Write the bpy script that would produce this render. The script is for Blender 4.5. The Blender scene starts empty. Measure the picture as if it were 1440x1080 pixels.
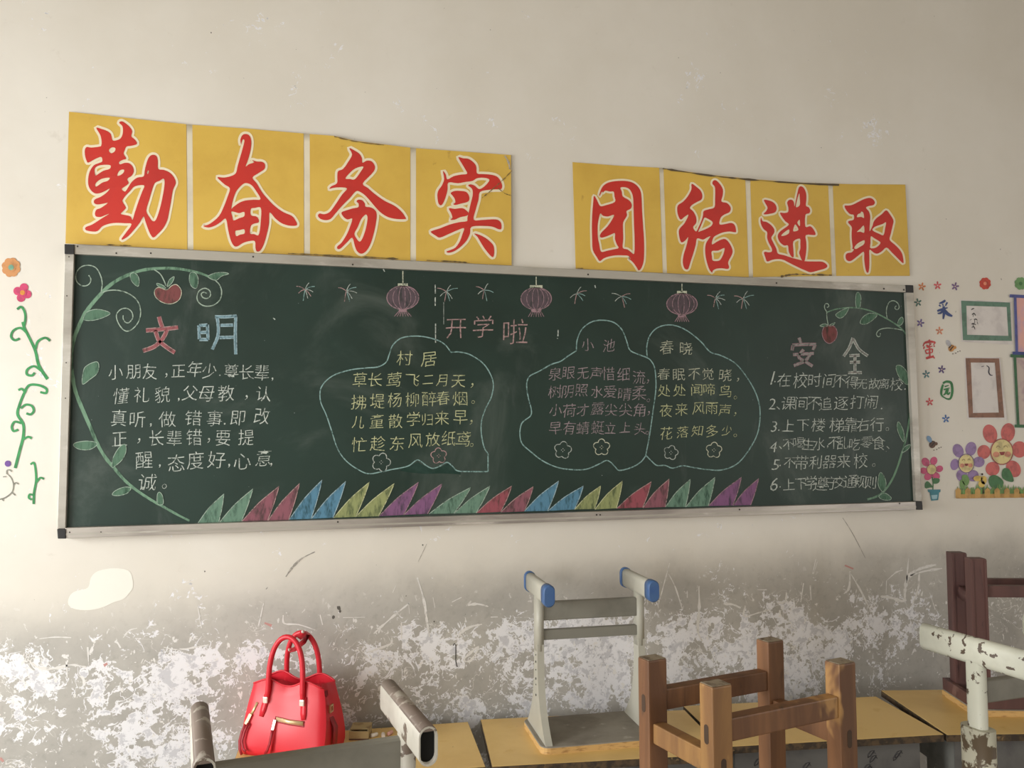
import bpy, bmesh, math, random
import numpy as np
from mathutils import Vector, Matrix
from mathutils.geometry import tessellate_polygon

random.seed(7)
C = bpy.context.scene.collection
SC = bpy.context.scene
PI = math.pi

# ------------------------------------------------------------------ camera, world, light, exposure
S = 0.9                      # metres per survey unit
ZOFF = 2.2525                # height of the chalkboard's top edge above the floor
F = 1165.0                   # focal length in pixels of the 1440 x 1080 frame
RC = np.array([[0.965949214921697, 0.004033249772253611, -0.25870030361101687],
               [0.010698790857936957, 0.9984006299597202, 0.055513223381571414],
               [0.258510444791571, -0.056390734986420776, 0.964361153791128]])
_u, _s, _v = np.linalg.svd(RC); RC = _u @ _v
CC = np.array([0.75186256, 0.64559169, -3.10777233])

def tow(x, yd, zi): return Vector((S*x, S*zi, ZOFF - S*yd))

def setup_camera():
    cam = bpy.data.cameras.new('camera'); co = bpy.data.objects.new('camera', cam); C.objects.link(co)
    cam.sensor_width = 36; cam.lens = F/1440*36; cam.clip_start = 0.05; cam.clip_end = 100
    r = Vector((RC[0,0], RC[0,2], -RC[0,1])); d = Vector((RC[1,0], RC[1,2], -RC[1,1])); f = Vector((RC[2,0], RC[2,2], -RC[2,1]))
    m = Matrix((r, -d, -f)).transposed().to_4x4()
    m.translation = tow(*CC)
    co.matrix_world = m
    SC.camera = co
setup_camera()

SC.view_settings.view_transform = 'Standard'
SC.view_settings.look = 'None'
SC.view_settings.gamma = 1.0
SC.view_settings.use_curve_mapping = False
SC.view_settings.exposure = 0.06

w = bpy.data.worlds.new('sky'); SC.world = w; w.use_nodes = True
bg = w.node_tree.nodes['Background']; bg.inputs[0].default_value = (0.86, 0.93, 1.0, 1); bg.inputs[1].default_value = 1.0

def area(name, loc, target, sx, sy, power, col):
    l = bpy.data.lights.new(name, 'AREA'); l.shape = 'RECTANGLE'; l.size = sx; l.size_y = sy
    l.energy = power; l.color = col
    o = bpy.data.objects.new(name, l); C.objects.link(o); o.location = loc
    o.rotation_euler = (Vector(target)-Vector(loc)).to_track_quat('-Z', 'Y').to_euler()
    return o
# daylight entering through the windows of the left side wall, and, weaker, of the right side wall
XL, XR, YF, ZC = -1.9, 6.2, -7.6, 3.75
LEFTWIN = [(-2.25, -0.75), (-4.55, -3.05), (-6.75, -5.25)]
RIGHTWIN = [(-4.55, -3.05), (-6.75, -5.25)]
for k, (y0, y1) in enumerate(LEFTWIN):
    area('window_light_left', (XL-0.12, (y0+y1)/2, 1.6), (XL+2, (y0+y1)/2, (1.0, 1.3, 1.4)[k]), y1-y0, 1.4, (112, 64, 44)[k], (1.0, 0.99, 0.965))
for k, (y0, y1) in enumerate(RIGHTWIN):
    area('window_light_right', (XR+0.12, (y0+y1)/2, 1.9), (XR-2, (y0+y1)/2, 1.7), y1-y0, 1.55, 46, (1.0, 0.95, 0.92))

# ------------------------------------------------------------------ helpers
def W(u, v, Y=0.0):
    """photo pixel -> point of the plane y = Y (metres) parallel to the chalkboard wall"""
    d = RC.T @ np.array([(u-720)/F, (v-540)/F, 1.0])
    s = (Y/S - CC[2]) / d[2]
    p = CC + s*d
    return tow(*p)

def lin(c):
    return tuple((x/255/12.92 if x/255 <= .04045 else ((x/255+.055)/1.055)**2.4) for x in c)

class NT:
    def __init__(s, name):
        s.m = bpy.data.materials.new(name); s.m.use_nodes = True
        s.t = s.m.node_tree; s.n = s.t.nodes; s.l = s.t.links
        s.b = s.n['Principled BSDF']
        s.geo = s.n.new('ShaderNodeNewGeometry'); s.tc = s.n.new('ShaderNodeTexCoord')
    def put(s, inp, val):
        if hasattr(val, 'is_output') or isinstance(val, bpy.types.NodeSocket): s.l.new(val, inp)
        elif isinstance(val, (tuple, list)):
            inp.default_value = tuple(val) + ((1,) if len(val) == 3 and len(inp.default_value) == 4 else ())
        else: inp.default_value = val
    def math(s, op, a, b=0.0, clamp=False):
        n = s.n.new('ShaderNodeMath'); n.operation = op; n.use_clamp = clamp
        s.put(n.inputs[0], a); s.put(n.inputs[1], b); return n.outputs[0]
    def noise(s, scale, detail=4, rough=.55, dist=0.0, stretch=(1,1,1), coord='pos', off=(0,0,0), rot=(0,0,0)):
        mp = s.n.new('ShaderNodeMapping'); mp.inputs['Scale'].default_value = stretch; mp.inputs['Location'].default_value = off
        mp.inputs['Rotation'].default_value = rot
        s.l.new(s.geo.outputs['Position'] if coord == 'pos' else s.tc.outputs['Object'], mp.inputs['Vector'])
        n = s.n.new('ShaderNodeTexNoise'); n.inputs['Scale'].default_value = scale; n.inputs['Detail'].default_value = detail
        n.inputs['Roughness'].default_value = rough; n.inputs['Distortion'].default_value = dist
        s.l.new(mp.outputs[0], n.inputs['Vector']); return n.outputs[0]
    def ramp(s, v, lo, hi, a=0.0, b=1.0, smooth=True):
        n = s.n.new('ShaderNodeMapRange'); n.interpolation_type = 'SMOOTHSTEP' if smooth else 'LINEAR'; n.clamp = True
        s.put(n.inputs['Value'], v)
        if lo > hi: lo, hi, a, b = hi, lo, b, a
        n.inputs['From Min'].default_value = lo; n.inputs['From Max'].default_value = hi
        n.inputs['To Min'].default_value = a; n.inputs['To Max'].default_value = b
        return n.outputs[0]
    def mix(s, f, a, b):
        n = s.n.new('ShaderNodeMix'); n.data_type = 'RGBA'
        s.put(n.inputs[0], f); s.put(n.inputs[6], a); s.put(n.inputs[7], b); return n.outputs[2]
    def bump(s, h, strength=.2, dist=.002):
        n = s.n.new('ShaderNodeBump'); n.inputs['Strength'].default_value = strength; n.inputs['Distance'].default_value = dist
        s.l.new(h, n.inputs['Height']); s.l.new(n.outputs[0], s.b.inputs['Normal'])
    def xyz(s):
        n = s.n.new('ShaderNodeSeparateXYZ'); s.l.new(s.geo.outputs['Position'], n.inputs[0]); return n.outputs

def mat(name, col, rough=.6, metal=0.0, layers=(), bump=None, coord='obj', spec=.5):
    """layers: (colour, noise scale, detail, low, high, stretch)"""
    t = NT(name); c = lin(col)
    for k, L in enumerate(layers):
        c2, sc, de, lo, hi = L[:5]; st = L[5] if len(L) > 5 else (1,1,1)
        c = t.mix(t.ramp(t.noise(sc, de, .6, .2, st, coord, (k*3.1, k*1.7, k*.9)), lo, hi), c, lin(c2))
    t.put(t.b.inputs['Base Color'], c)
    t.b.inputs['Roughness'].default_value = rough; t.b.inputs['Metallic'].default_value = metal
    t.b.inputs['Specular IOR Level'].default_value = spec
    if bump: t.bump(t.noise(bump[0], 5, .6, 0, (1,1,1), coord), bump[1], bump[2] if len(bump) > 2 else .002)
    return t.m

MBS = {}
class MB:
    """collects faces, then links them as one mesh object"""
    def __init__(s): s.v = []; s.f = []; s.mi = []; s.sm = []
    def face(s, idx, mi=0, sm=False): s.f.append(idx); s.mi.append(mi); s.sm.append(sm)
    def poly(s, pts, mi=0):
        b = len(s.v); s.v += [tuple(p) for p in pts]; s.face(list(range(b, b+len(pts))), mi)
    def hexa(s, a, c, mi=0):
        """a: 4 points of one face, c: the matching 4 of the other"""
        b = len(s.v); s.v += [tuple(p) for p in a] + [tuple(p) for p in c]
        s.face([b, b+1, b+2, b+3], mi); s.face([b+7, b+6, b+5, b+4], mi)
        for i in range(4):
            j = (i+1) % 4; s.face([b+i, b+4+i, b+4+j, b+j], mi)
    def box(s, x0, x1, y0, y1, z0, z1, mi=0):
        s.hexa([(x0,y0,z0),(x1,y0,z0),(x1,y1,z0),(x0,y1,z0)], [(x0,y0,z1),(x1,y0,z1),(x1,y1,z1),(x0,y1,z1)], mi)
    def bar(s, p, q, up, wd, ht, mi=0):
        """square bar from p to q; wd across, ht along up"""
        p, q, up = Vector(p), Vector(q), Vector(up); d = (q-p).normalized(); sd = d.cross(up).normalized(); up = sd.cross(d)
        off = [sd*wd/2+up*ht/2, -sd*wd/2+up*ht/2, -sd*wd/2-up*ht/2, sd*wd/2-up*ht/2]
        s.hexa([p+o for o in off], [q+o for o in off], mi)
    def sweep(s, pts, prof, up=(0,0,1), mi=0, closed=False, scale=None, caps=True, smooth=True):
        """sweep closed 2D profile prof [(a,b)] (a across, b along up) along pts"""
        pts = [Vector(p) for p in pts]; n = len(pts); m = len(prof); b0 = len(s.v)
        for i, p in enumerate(pts):
            d = (pts[(i+1) % n]-pts[i-1]) if closed else (pts[min(i+1, n-1)]-pts[max(i-1, 0)])
            d.normalize(); U = Vector(up); sd = d.cross(U)
            if sd.length < 1e-4: sd = d.cross(Vector((1,0,0)))
            sd.normalize(); U = sd.cross(d); k = scale[i] if scale else 1
            for a, bb in prof: s.v.append(tuple(p+sd*a*k+U*bb*k))
        for i in range(n if closed else n-1):
            j = (i+1) % n
            for a in range(m):
                c = (a+1) % m
                s.face([b0+i*m+a, b0+i*m+c, b0+j*m+c, b0+j*m+a], mi, smooth)
        if not closed and caps:
            s.face([b0+a for a in range(m)], mi); s.face([b0+(n-1)*m+a for a in reversed(range(m))], mi)
    def tube(s, pts, r, seg=10, mi=0, closed=False, scale=None, up=(0,0,1)):
        s.sweep(pts, [(r*math.cos(2*PI*k/seg), r*math.sin(2*PI*k/seg)) for k in range(seg)], up, mi, closed, scale)
    def build(s, name, mats, parent=None, bevel=0, fix=True):
        me = bpy.data.meshes.new(name); me.from_pydata(s.v, [], s.f)
        if not isinstance(mats, (list, tuple)): mats = [mats]
        for m in mats: me.materials.append(m)
        me.polygons.foreach_set('material_index', s.mi); me.polygons.foreach_set('use_smooth', s.sm)
        if fix:
            bm = bmesh.new(); bm.from_mesh(me); bmesh.ops.recalc_face_normals(bm, faces=bm.faces)
            if bevel: bmesh.ops.bevel(bm, geom=list(bm.edges), offset=bevel, segments=2, affect='EDGES', profile=.6)
            bm.to_mesh(me); bm.free()
        o = bpy.data.objects.new(name, me); C.objects.link(o)
        if parent: o.parent = parent
        return o

def tag(o, label=None, cat=None, group=None, kind=None):
    if label: o['label'] = label
    if cat: o['category'] = cat
    if group: o['group'] = group
    if kind: o['kind'] = kind
    return o
def thing(name, label, cat, loc=(0,0,0), rz=0, group=None):
    o = bpy.data.objects.new(name, None); C.objects.link(o); o.location = loc; o.rotation_euler = (0,0,rz)
    o.empty_display_size = .05
    return tag(o, label, cat, group)

def oval(wd, ht, n=16):
    """rounded slot profile, taller than wide"""
    r = wd/2; h = ht/2-r; out = []
    for k in range(n//2+1): a = PI*k/(n//2); out.append((r*math.cos(a), h+r*math.sin(a)))
    for k in range(n//2+1): a = PI+PI*k/(n//2); out.append((r*math.cos(a), -h+r*math.sin(a)))
    return out

# ---- flat print and chalk on planes parallel to the wall: outlines are photo pixels, W() stands them on the real plane
def Zm(x0, y0, s): return lambda pts: [(x0+p[0]/s, y0+p[1]/s) for p in pts]
def cat_rom(pts, n=4, closed=False):
    P = [np.array(p[:2], float) for p in pts]; m = len(P)
    if m < 3: return [tuple(p) for p in P]
    out = []
    for i in range(m if closed else m-1):
        if closed: a, b, c, d = P[i-1], P[i], P[(i+1) % m], P[(i+2) % m]
        else: a, b, c, d = P[max(i-1, 0)], P[i], P[i+1], P[min(i+2, m-1)]
        for k in range(n):
            t = k/n
            out.append(tuple(.5*((2*b)+(c-a)*t+(2*a-5*b+4*c-d)*t*t+(3*b-a-3*c+d)*t**3)))
    if not closed: out.append(tuple(P[-1]))
    return out

class Flat:
    """flat shapes on the plane y = Y(u, v), all in photo pixels"""
    def __init__(s, Y): s.mb = MB(); s.Y = Y if callable(Y) else (lambda u, v: Y)
    def pt(s, p, dy=0): return W(p[0], p[1], s.Y(p[0], p[1])+dy)
    def ribbon(s, pts, wd, closed=False, mi=0, dy=0, taper=None, jitter=0):
        P = [np.array(p, float) for p in pts]; n = len(P); b0 = len(s.mb.v)
        if n < 2: return
        for i, p in enumerate(P):
            d = (P[(i+1) % n]-P[i-1]) if closed else (P[min(i+1, n-1)]-P[max(i-1, 0)])
            L = np.hypot(*d) or 1; nn = np.array([-d[1], d[0]])/L
            h = wd/2*(1 + (random.uniform(-jitter, jitter) if jitter else 0))
            if taper: h *= taper(i/(n-1))
            for q in (p+nn*h, p-nn*h): s.mb.v.append(tuple(s.pt(q, dy)))
        for i in range(n if closed else n-1):
            j = (i+1) % n; s.mb.face([b0+2*i, b0+2*i+1, b0+2*j+1, b0+2*j], mi)
    def fill(s, loops, mi=0, dy=0):
        tri = tessellate_polygon([[Vector((p[0], p[1], 0)) for p in L] for L in loops])
        b0 = len(s.mb.v)
        for L in loops:
            for p in L: s.mb.v.append(tuple(s.pt(p, dy)))
        for t in tri: s.mb.face([b0+k for k in t], mi)
    def disc(s, cx, cy, rx, ry=None, rot=0, mi=0, dy=0, n=20):
        ry = ry or rx; c, q = math.cos(rot), math.sin(rot)
        s.fill([[(cx+rx*math.cos(a)*c-ry*math.sin(a)*q, cy+rx*math.cos(a)*q+ry*math.sin(a)*c) for a in [2*PI*k/n for k in range(n)]]], mi, dy)
    def ring(s, cx, cy, rx, ry=None, wd=1, mi=0, dy=0, rot=0, n=22, arc=(0, 2*PI)):
        ry = ry or rx; c, q = math.cos(rot), math.sin(rot); full = abs(arc[1]-arc[0]-2*PI) < 1e-3
        A = [arc[0]+(arc[1]-arc[0])*k/n for k in range(n if full else n+1)]
        s.ribbon([(cx+rx*math.cos(a)*c-ry*math.sin(a)*q, cy+rx*math.cos(a)*q+ry*math.sin(a)*c) for a in A], wd, full, mi, dy)
    def build(s, name, mats, parent=None):
        # face every triangle towards the room (-y)
        v = s.mb.v
        for k, f in enumerate(s.mb.f):
            ny = 0
            for i in range(1, len(f)-1):
                a, b, c = Vector(v[f[0]]), Vector(v[f[i]]), Vector(v[f[i+1]]); ny += (b-a).cross(c-a).y
            if ny > 0: s.mb.f[k] = list(reversed(f))
        return s.mb.build(name, mats, parent, fix=False)

# ---- chalk glyphs
GL = {}
def load_glyphs(chars):
    obs = []
    for ch in sorted(set(chars)):
        c = bpy.data.curves.new('glyph', 'FONT'); c.body = ch; c.size = 1; c.resolution_u = 2; c.offset = -0.010
        o = bpy.data.objects.new('glyph', c); C.objects.link(o); obs.append((ch, o))
    dg = bpy.context.evaluated_depsgraph_get(); dg.update()
    for ch, o in obs:
        me = bpy.data.meshes.new_from_object(o.evaluated_get(dg))
        V = [(v.co.x, v.co.y) for v in me.vertices]; Fc = [list(p.vertices) for p in me.polygons]
        xs = [p[0] for p in V]; ys = [p[1] for p in V]
        cx, cy = (min(xs)+max(xs))/2, (min(ys)+max(ys))/2
        GL[ch] = ([(x-cx, y-cy) for x, y in V], Fc, max(xs)-min(xs), max(ys)-min(ys))
        bpy.data.meshes.remove(me)
    for ch, o in obs:
        c = o.data; bpy.data.objects.remove(o); bpy.data.curves.remove(c)
def glyph(fl, ch, cx, cy, sx, sy=None, slant=.06, rot=0, mi=0, dy=0, wob=0.35):
    """glyph centred on the photo pixel (cx, cy), em sizes sx, sy in pixels"""
    sy = sy or sx; V, Fc, _, _ = GL[ch]; c, q = math.cos(rot), math.sin(rot)
    p1, p2, p3 = (random.uniform(0, 6) for _ in range(3)); b0 = len(fl.mb.v)
    for x, y in V:
        X = x*sx + y*sy*slant; Yv = -y*sy
        X += wob*math.sin(y*5+p1)+.4*wob*math.sin(x*9+p3); Yv += wob*math.sin(x*5+p2)
        fl.mb.v.append(tuple(fl.pt((cx+X*c-Yv*q, cy+X*q+Yv*c), dy)))
    for f in Fc: fl.mb.face([b0+k for k in f], mi)

# ------------------------------------------------------------------ materials
def wall_material():
    t = NT('wall_paint'); x, y, z = t.xyz()
    white = t.mix(t.ramp(t.noise(1.3, 5, .6), .35, .7), lin((222, 217, 206)), lin((230, 226, 217)))
    white = t.mix(t.ramp(t.noise(14, 6, .7, .3), .62, .8, 0, .35), white, lin((186, 178, 164)))
    # dirt rubbed on the white paint low on the wall
    grey = t.mix(t.ramp(t.noise(3.2, 6, .65, .3), .35, .68), lin((190, 187, 180)), lin((172, 169, 163)))
    grey = t.mix(t.ramp(t.noise(40, 4, .6), .5, .75, 0, .35), grey, lin((143, 139, 132)))
    zz = t.math('ADD', z, t.math('MULTIPLY', t.math('SUBTRACT', t.noise(3.0, 5, .6, .4), .5), .20))
    zz = t.math('ADD', zz, t.ramp(x, 1.1, .1, 0, .07))
    g = t.ramp(zz, 1.30, 1.06)
    c = t.mix(g, white, grey)
    # peeled paint: bare whitewash patches that get denser towards the desks
    n1 = t.math('ADD', t.math('MULTIPLY', t.noise(6.5, 3, .55, .2, (1, 1, 1.15)), .50), t.math('MULTIPLY', t.noise(27, 6, .66, .25, off=(3, 6, 2)), .50))
    big = t.noise(1.9, 2, .5)
    bias = t.ramp(z, 1.14, .93, -.17, .032)
    bias = t.math('ADD', bias, t.ramp(z, .84, .70, 0, -.050))
    bias = t.math('ADD', bias, t.ramp(x, 2.7, 3.4, 0, -.09))
    bias = t.math('ADD', bias, t.math('MULTIPLY', t.math('SUBTRACT', big, .5), .42))
    nn = t.math('ADD', n1, bias)
    peel = t.ramp(nn, .505, .518)
    # thin worm-like cracks round the patches
    rid = t.math('ABSOLUTE', t.math('SUBTRACT', t.noise(15, 3, .6, .6, off=(5, 5, 8)), .5))
    worm = t.math('MULTIPLY', t.ramp(rid, .020, .008), t.ramp(nn, .435, .47))
    peel = t.math('MAXIMUM', peel, worm)
    inner = t.math('MULTIPLY', t.ramp(t.noise(24, 7, .68, .4, off=(4, 2, 7)), .50, .55), t.ramp(nn, .52, .55))
    pc = t.mix(t.math('MULTIPLY', inner, .62), lin((238, 238, 241)), lin((184, 184, 189)))
    pc = t.mix(t.math('MULTIPLY', t.ramp(t.noise(48, 5, .7, off=(1, 5, 2)), .55, .66, 0, .75), t.ramp(big, .42, .62)), pc, lin((140, 141, 147)))
    c = t.mix(peel, c, pc)
    # small flecks and strokes above the peeled band
    fl = t.ramp(t.noise(44, 4, .6, .5, (1, 1, .7), off=(9, 1, 3)), .635, .655)
    fz = t.math('MULTIPLY', t.ramp(z, 1.22, .98), t.ramp(z, .55, .7))
    c = t.mix(t.math('MULTIPLY', fl, fz), c, lin((234, 232, 229)))
    rid2 = t.math('ABSOLUTE', t.math('SUBTRACT', t.noise(7, 4, .6, .8, off=(2, 9, 1)), .5))
    ln = t.math('MULTIPLY', t.ramp(rid2, .006, .002), t.math('MULTIPLY', t.ramp(t.noise(5, 2, .5, off=(8, 3, 3)), .5, .56), t.ramp(z, 1.14, 1.0)))
    c = t.mix(t.math('MULTIPLY', ln, .9), c, lin((232, 230, 226)))
    dk = t.ramp(t.noise(55, 2, .5, .3, off=(2, 8, 3)), .76, .79)
    c = t.mix(t.math('MULTIPLY', dk, .6), c, lin((70, 66, 62)))
    t.put(t.b.inputs['Base Color'], c)
    t.b.inputs['Roughness'].default_value = .62
    t.b.inputs['Specular IOR Level'].default_value = .35
    h = t.math('ADD', t.noise(5, 4, .5), t.math('MULTIPLY', peel, -.35))
    t.bump(h, .25, .006)
    return t.m
M_WALL = wall_material()
M_PLAIN = mat('side_wall_paint', (212, 203, 188), .7, layers=[((196, 188, 174), 1.5, 4, .4, .7)], coord='pos')
M_CEIL = mat('ceiling_paint', (176, 168, 154), .8, coord='pos')
M_FLOOR = mat('concrete_floor', (160, 154, 144), .7, layers=[((112, 107, 100), 2.5, 6, .4, .65)], bump=(30, .1), coord='pos')

def board_material():
    t = NT('chalkboard_green')
    c = t.mix(t.ramp(t.noise(1.6, 4, .6), .35, .7), lin((29, 48, 41)), lin((36, 57, 50)))
    sm = t.ramp(t.noise(2.4, 6, .62, .9, (1, 1, 1), rot=(0, .6, 0)), .52, .76, 0, .17)
    c = t.mix(sm, c, lin((150, 158, 150)))
    st = t.ramp(t.noise(9, 6, .65, .6, (1, 1, .25), rot=(0, .5, 0), off=(3, 3, 1)), .60, .85, 0, .16)
    c = t.mix(st, c, lin((170, 170, 168)))
    sp = t.ramp(t.noise(95, 2, .5, off=(7, 2, 9)), .765, .80, 0, .5)
    c = t.mix(sp, c, lin((190, 196, 190)))
    t.put(t.b.inputs['Base Color'], c)
    t.b.inputs['Roughness'].default_value = .48; t.b.inputs['Specular IOR Level'].default_value = .42
    t.bump(t.noise(140, 3, .5), .08, .0006)
    return t.m
M_BOARD = board_material()

def chalk(name, col, cover=(.30, .56), a=1.0, stretch=(1,1,1), sc=110):
    """chalk lies broken on the tooth of the board: board green shows through"""
    t = NT('chalk_'+name); g_ = sum(col)/3; col = tuple(g_+(c-g_)*(.92 if 'shading' in name else .74) for c in col)
    f = t.ramp(t.noise(sc, 3, .65, 0, stretch, rot=(0, .7, 0)), cover[0], cover[1], .25*a, a)
    t.put(t.b.inputs['Base Color'], t.mix(f, lin((36, 57, 49)), lin(col)))
    t.b.inputs['Roughness'].default_value = .95; t.b.inputs['Specular IOR Level'].default_value = .1
    return t.m
CH = dict(white=chalk('white', (192, 202, 192)), dimwhite=chalk('dim_white', (176, 186, 178)), yellow=chalk('yellow', (200, 204, 146)),
          pink=chalk('pink', (184, 144, 142)), dimpink=chalk('dim_pink', (168, 130, 140)), lilac=chalk('lilac', (166, 146, 152)),
          green=chalk('green', (160, 184, 164)), cyan=chalk('cyan', (134, 176, 172)), blue=chalk('blue', (154, 186, 196)), cream=chalk('cream', (196, 200, 172)))
def shade(name, col, a=.8): return chalk('shading_'+name, col, (.24, .58), min(1, a+.15), (1, 1, .3), 70)
SH = dict(green=shade('green', (112, 146, 126)), leaf=shade('leaf', (104, 140, 116), .6), pink=shade('pink', (150, 94, 106), .78), red=shade('red', (162, 86, 96), .8),
          blue=shade('blue', (92, 140, 168), .8), yellow=shade('yellow', (154, 162, 108), .8), purple=shade('purple', (138, 94, 134), .78),
          lantern=shade('lantern', (98, 84, 91), .8), apple=shade('apple', (128, 76, 76), .85), smear=chalk('smear', (70, 100, 94), (.35, .7), .4, (1, 1, 1), 14),
          gstem=shade('stem', (118, 154, 128), .85), grey=shade('grey', (150, 148, 144), .85), redhead=shade('redhead', (156, 92, 96), .85), bluehead=shade('bluehead', (126, 160, 172), .8))

M_ALU = mat('aluminium_frame', (182, 178, 168), .42, .25, [((150, 144, 134), 6, 6, .45, .7, (.3, 1, 1)), ((206, 202, 194), 14, 5, .58, .75, (.3, 1, 1))], coord='pos')
M_ALU2 = mat('aluminium_tray', (188, 182, 174), .35, .35, [((150, 143, 138), 5, 6, .42, .68, (.3, 1, 1.5)), ((214, 208, 200), 11, 5, .6, .75, (.3, 1, 1))], coord='pos')
M_BLACK = mat('black_plastic', (34, 34, 34), .5)
M_SCREW = mat('dark_screw', (60, 55, 50), .5, .5)

M_YEL = mat('yellow_print', (218, 182, 82), .55, layers=[((208, 170, 74), 4, 5, .4, .7), ((190, 150, 66), 22, 6, .66, .80)], bump=(9, .3, .006), coord='pos')
M_STRIP = mat('cream_print', (226, 217, 194), .55, layers=[((210, 200, 178), 6, 4, .4, .7)], coord='pos')
M_RED = mat('red_print', (203, 52, 42), .5, layers=[((190, 48, 42), 5, 4, .4, .7)], coord='pos')
M_HALO = mat('white_print', (238, 226, 196), .55, coord='pos')
M_GRIME = mat('edge_stroke', (104, 88, 60), .8, layers=[((150, 124, 72), 40, 4, .4, .6)], coord='pos')

# ------------------------------------------------------------------ room shell
def structure(name, mb, m, parent=None):
    o = mb.build(name, m, parent)
    if not parent: o['kind'] = 'structure'
    return o
b = MB(); b.box(XL-.2, XR+.2, 0, .2, 0, ZC); WALL = structure('wall_back', b, M_WALL)
b = MB(); b.box(XL-.2, XR+.2, YF-.2, .2, -.1, 0); structure('floor', b, M_FLOOR)
b = MB(); b.box(XL-.2, XR+.2, YF-.2, .2, ZC, ZC+.1); structure('ceiling', b, M_CEIL)
b = MB(); b.box(XL-.2, XR+.2, YF-.2, YF, 0, ZC); structure('wall_front', b, M_PLAIN)
M_WFRAME = mat('window_frame_paint', (225, 224, 220), .5)
def side_wall(name, x0, x1, wins, wn):
    b = MB(); z0, z1 = 0.85, 2.35
    b.box(x0, x1, YF, 0, 0, z0); b.box(x0, x1, YF, 0, z1, ZC)
    ed = sorted([YF] + [y for p in wins for y in p] + [0])
    for i in range(0, len(ed), 2): b.box(x0, x1, ed[i], ed[i+1], z0, z1)
    structure(name, b, M_PLAIN)
    xc = (x0+x1)/2
    for y0, y1 in wins:
        f = MB()
        for a, c, e, g in ((y0, y1, z0, z0+.05), (y0, y1, z1-.05, z1), (y0, y0+.05, z0+.05, z1-.05), (y1-.05, y1, z0+.05, z1-.05), ((y0+y1)/2-.02, (y0+y1)/2+.02, z0+.05, z1-.05)):
            f.box(xc-.025, xc+.025, a, c, e, g)
        structure('window_%d' % wn, f, M_WFRAME); wn += 1
    return wn
wn = side_wall('wall_left', XL-.2, XL, LEFTWIN, 1)
side_wall('wall_right', XR, XR+.2, RIGHTWIN, wn)

# marks scraped into the wall paint
M_SCR = mat('bare_whitewash', (228, 226, 222), .8, layers=[((196, 193, 188), 50, 4, .5, .7)], coord='pos')
M_DSCR = mat('dark_scuff', (96, 92, 86), .8, coord='pos')
M_SCUFF = mat('pencil_scuff', (150, 146, 138), .8, layers=[((190, 184, 174), 60, 4, .45, .6)], coord='pos')
M_REDSCR = mat('red_scuff', (200, 150, 144), .8, coord='pos')
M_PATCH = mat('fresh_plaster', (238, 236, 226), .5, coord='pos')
z7 = Zm(900, 720, 3); z8 = Zm(440, 740, 4.5); z9 = Zm(0, 740, 3)
def scratch(pts, wd, m=M_SCR, jit=.5):
    f = Flat(-.0006); f.ribbon(cat_rom(pts, 5), wd, jitter=jit, taper=lambda t: .35+1.3*math.sin(PI*min(max(t, .06), .94))**.7*.7)
    f.build('scratch_mark', m, WALL)
for pts, wd in [([(125,215),(105,290),(75,400)],1.6), ([(120,260),(150,320),(178,410)],1.3), ([(248,312),(250,400),(244,500),(262,545)],3.2),
                ([(742,198),(728,262)],1.8), ([(748,210),(732,262)],1.3), ([(886,250),(882,320),(860,345)],2.2), ([(886,255),(930,330),(968,408)],1.8),
                ([(1250,222),(1180,240),(1132,275),(1118,330),(1112,375),(1060,362),(1015,356)],4), ([(1275,238),(1200,250),(1140,268)],2.5), ([(1134,185),(1128,250),(1125,300)],1.4),
                ([(1178,260),(1172,330),(1145,400)],2.5), ([(1040,290),(1038,345)],2.2), ([(1040,290),(1080,255),(1110,245)],1.6), ([(355,388),(390,390),(425,405)],3),
                ([(495,328),(535,328)],1.6), ([(690,300),(678,380)],2.6), ([(718,310),(722,372)],3), ([(580,385),(612,378),(618,340)],2.2), ([(1222,340),(1245,410)],1.6), ([(445,395),(440,440),(500,425),(550,412)],2.2)]:
    scratch(z7(pts), wd)
for pts, wd in [([(660,325),(690,420),(712,520),(722,600),(738,700)],2.6), ([(612,485),(520,560),(440,630),(385,680)],2.2), ([(605,485),(612,555)],1.4), ([(190,578),(330,576)],2),
                ([(560,610),(560,710)],2.2), ([(980,500),(1040,492),(1110,508)],2.6), ([(1070,620),(990,640),(930,680),(950,700)],3), ([(500,705),(490,745),(400,780),(340,800)],2.4),
                ([(880,480),(940,450)],1.4), ([(45,560),(62,625)],2.4), ([(525,375),(505,420)],1.2), ([(1125,575),(1170,574)],2), ([(760,450),(772,515)],1.2), ([(1050,760),(1010,790),(955,845),(1000,850),(1052,765)],2.6)]:
    scratch(z8(pts), wd)
for pts, wd in [([(835,340),(850,430)],1.6), ([(1112,325),(1090,425)],2.6), ([(520,470),(545,440),(578,430)],1.6), ([(165,475),(230,468),(300,470)],1.4), ([(115,560),(160,595),(230,600),(300,585),(365,595)],3),
                ([(280,570),(285,640)],3.4), ([(370,510),(375,590)],3), ([(1195,375),(1200,410),(1260,415),(1330,438)],2.2), ([(690,510),(740,520),(800,515),(880,500)],1.8)]:
    scratch(z9(pts), wd)
scratch([(402,811),(412,797),(425,785),(443,776)], 2.2, M_SCUFF)
scratch([(1185,728),(1200,752),(1217,785)], .9, M_SCUFF, 0); scratch([(600,765),(588,790)], .8, M_SCUFF, 0)
for px, py, r in [(476.5,855,3.2),(478,860,2.2),(469,868,2.4),(594.5,766.5,1.1),(610.5,874,1.2),(571,838,.8),(288,803.5,1.2),(133,823,.9),(297,46,1),(182,175,1)]:
    f = Flat(-.0006); f.fill([[(px+r*math.cos(a)*random.uniform(.6,1.1), py+r*1.2*math.sin(a)*random.uniform(.6,1.1)) for a in [k*PI/5 for k in range(10)]]]); f.build('dark_chip', M_DSCR, WALL)
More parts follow.
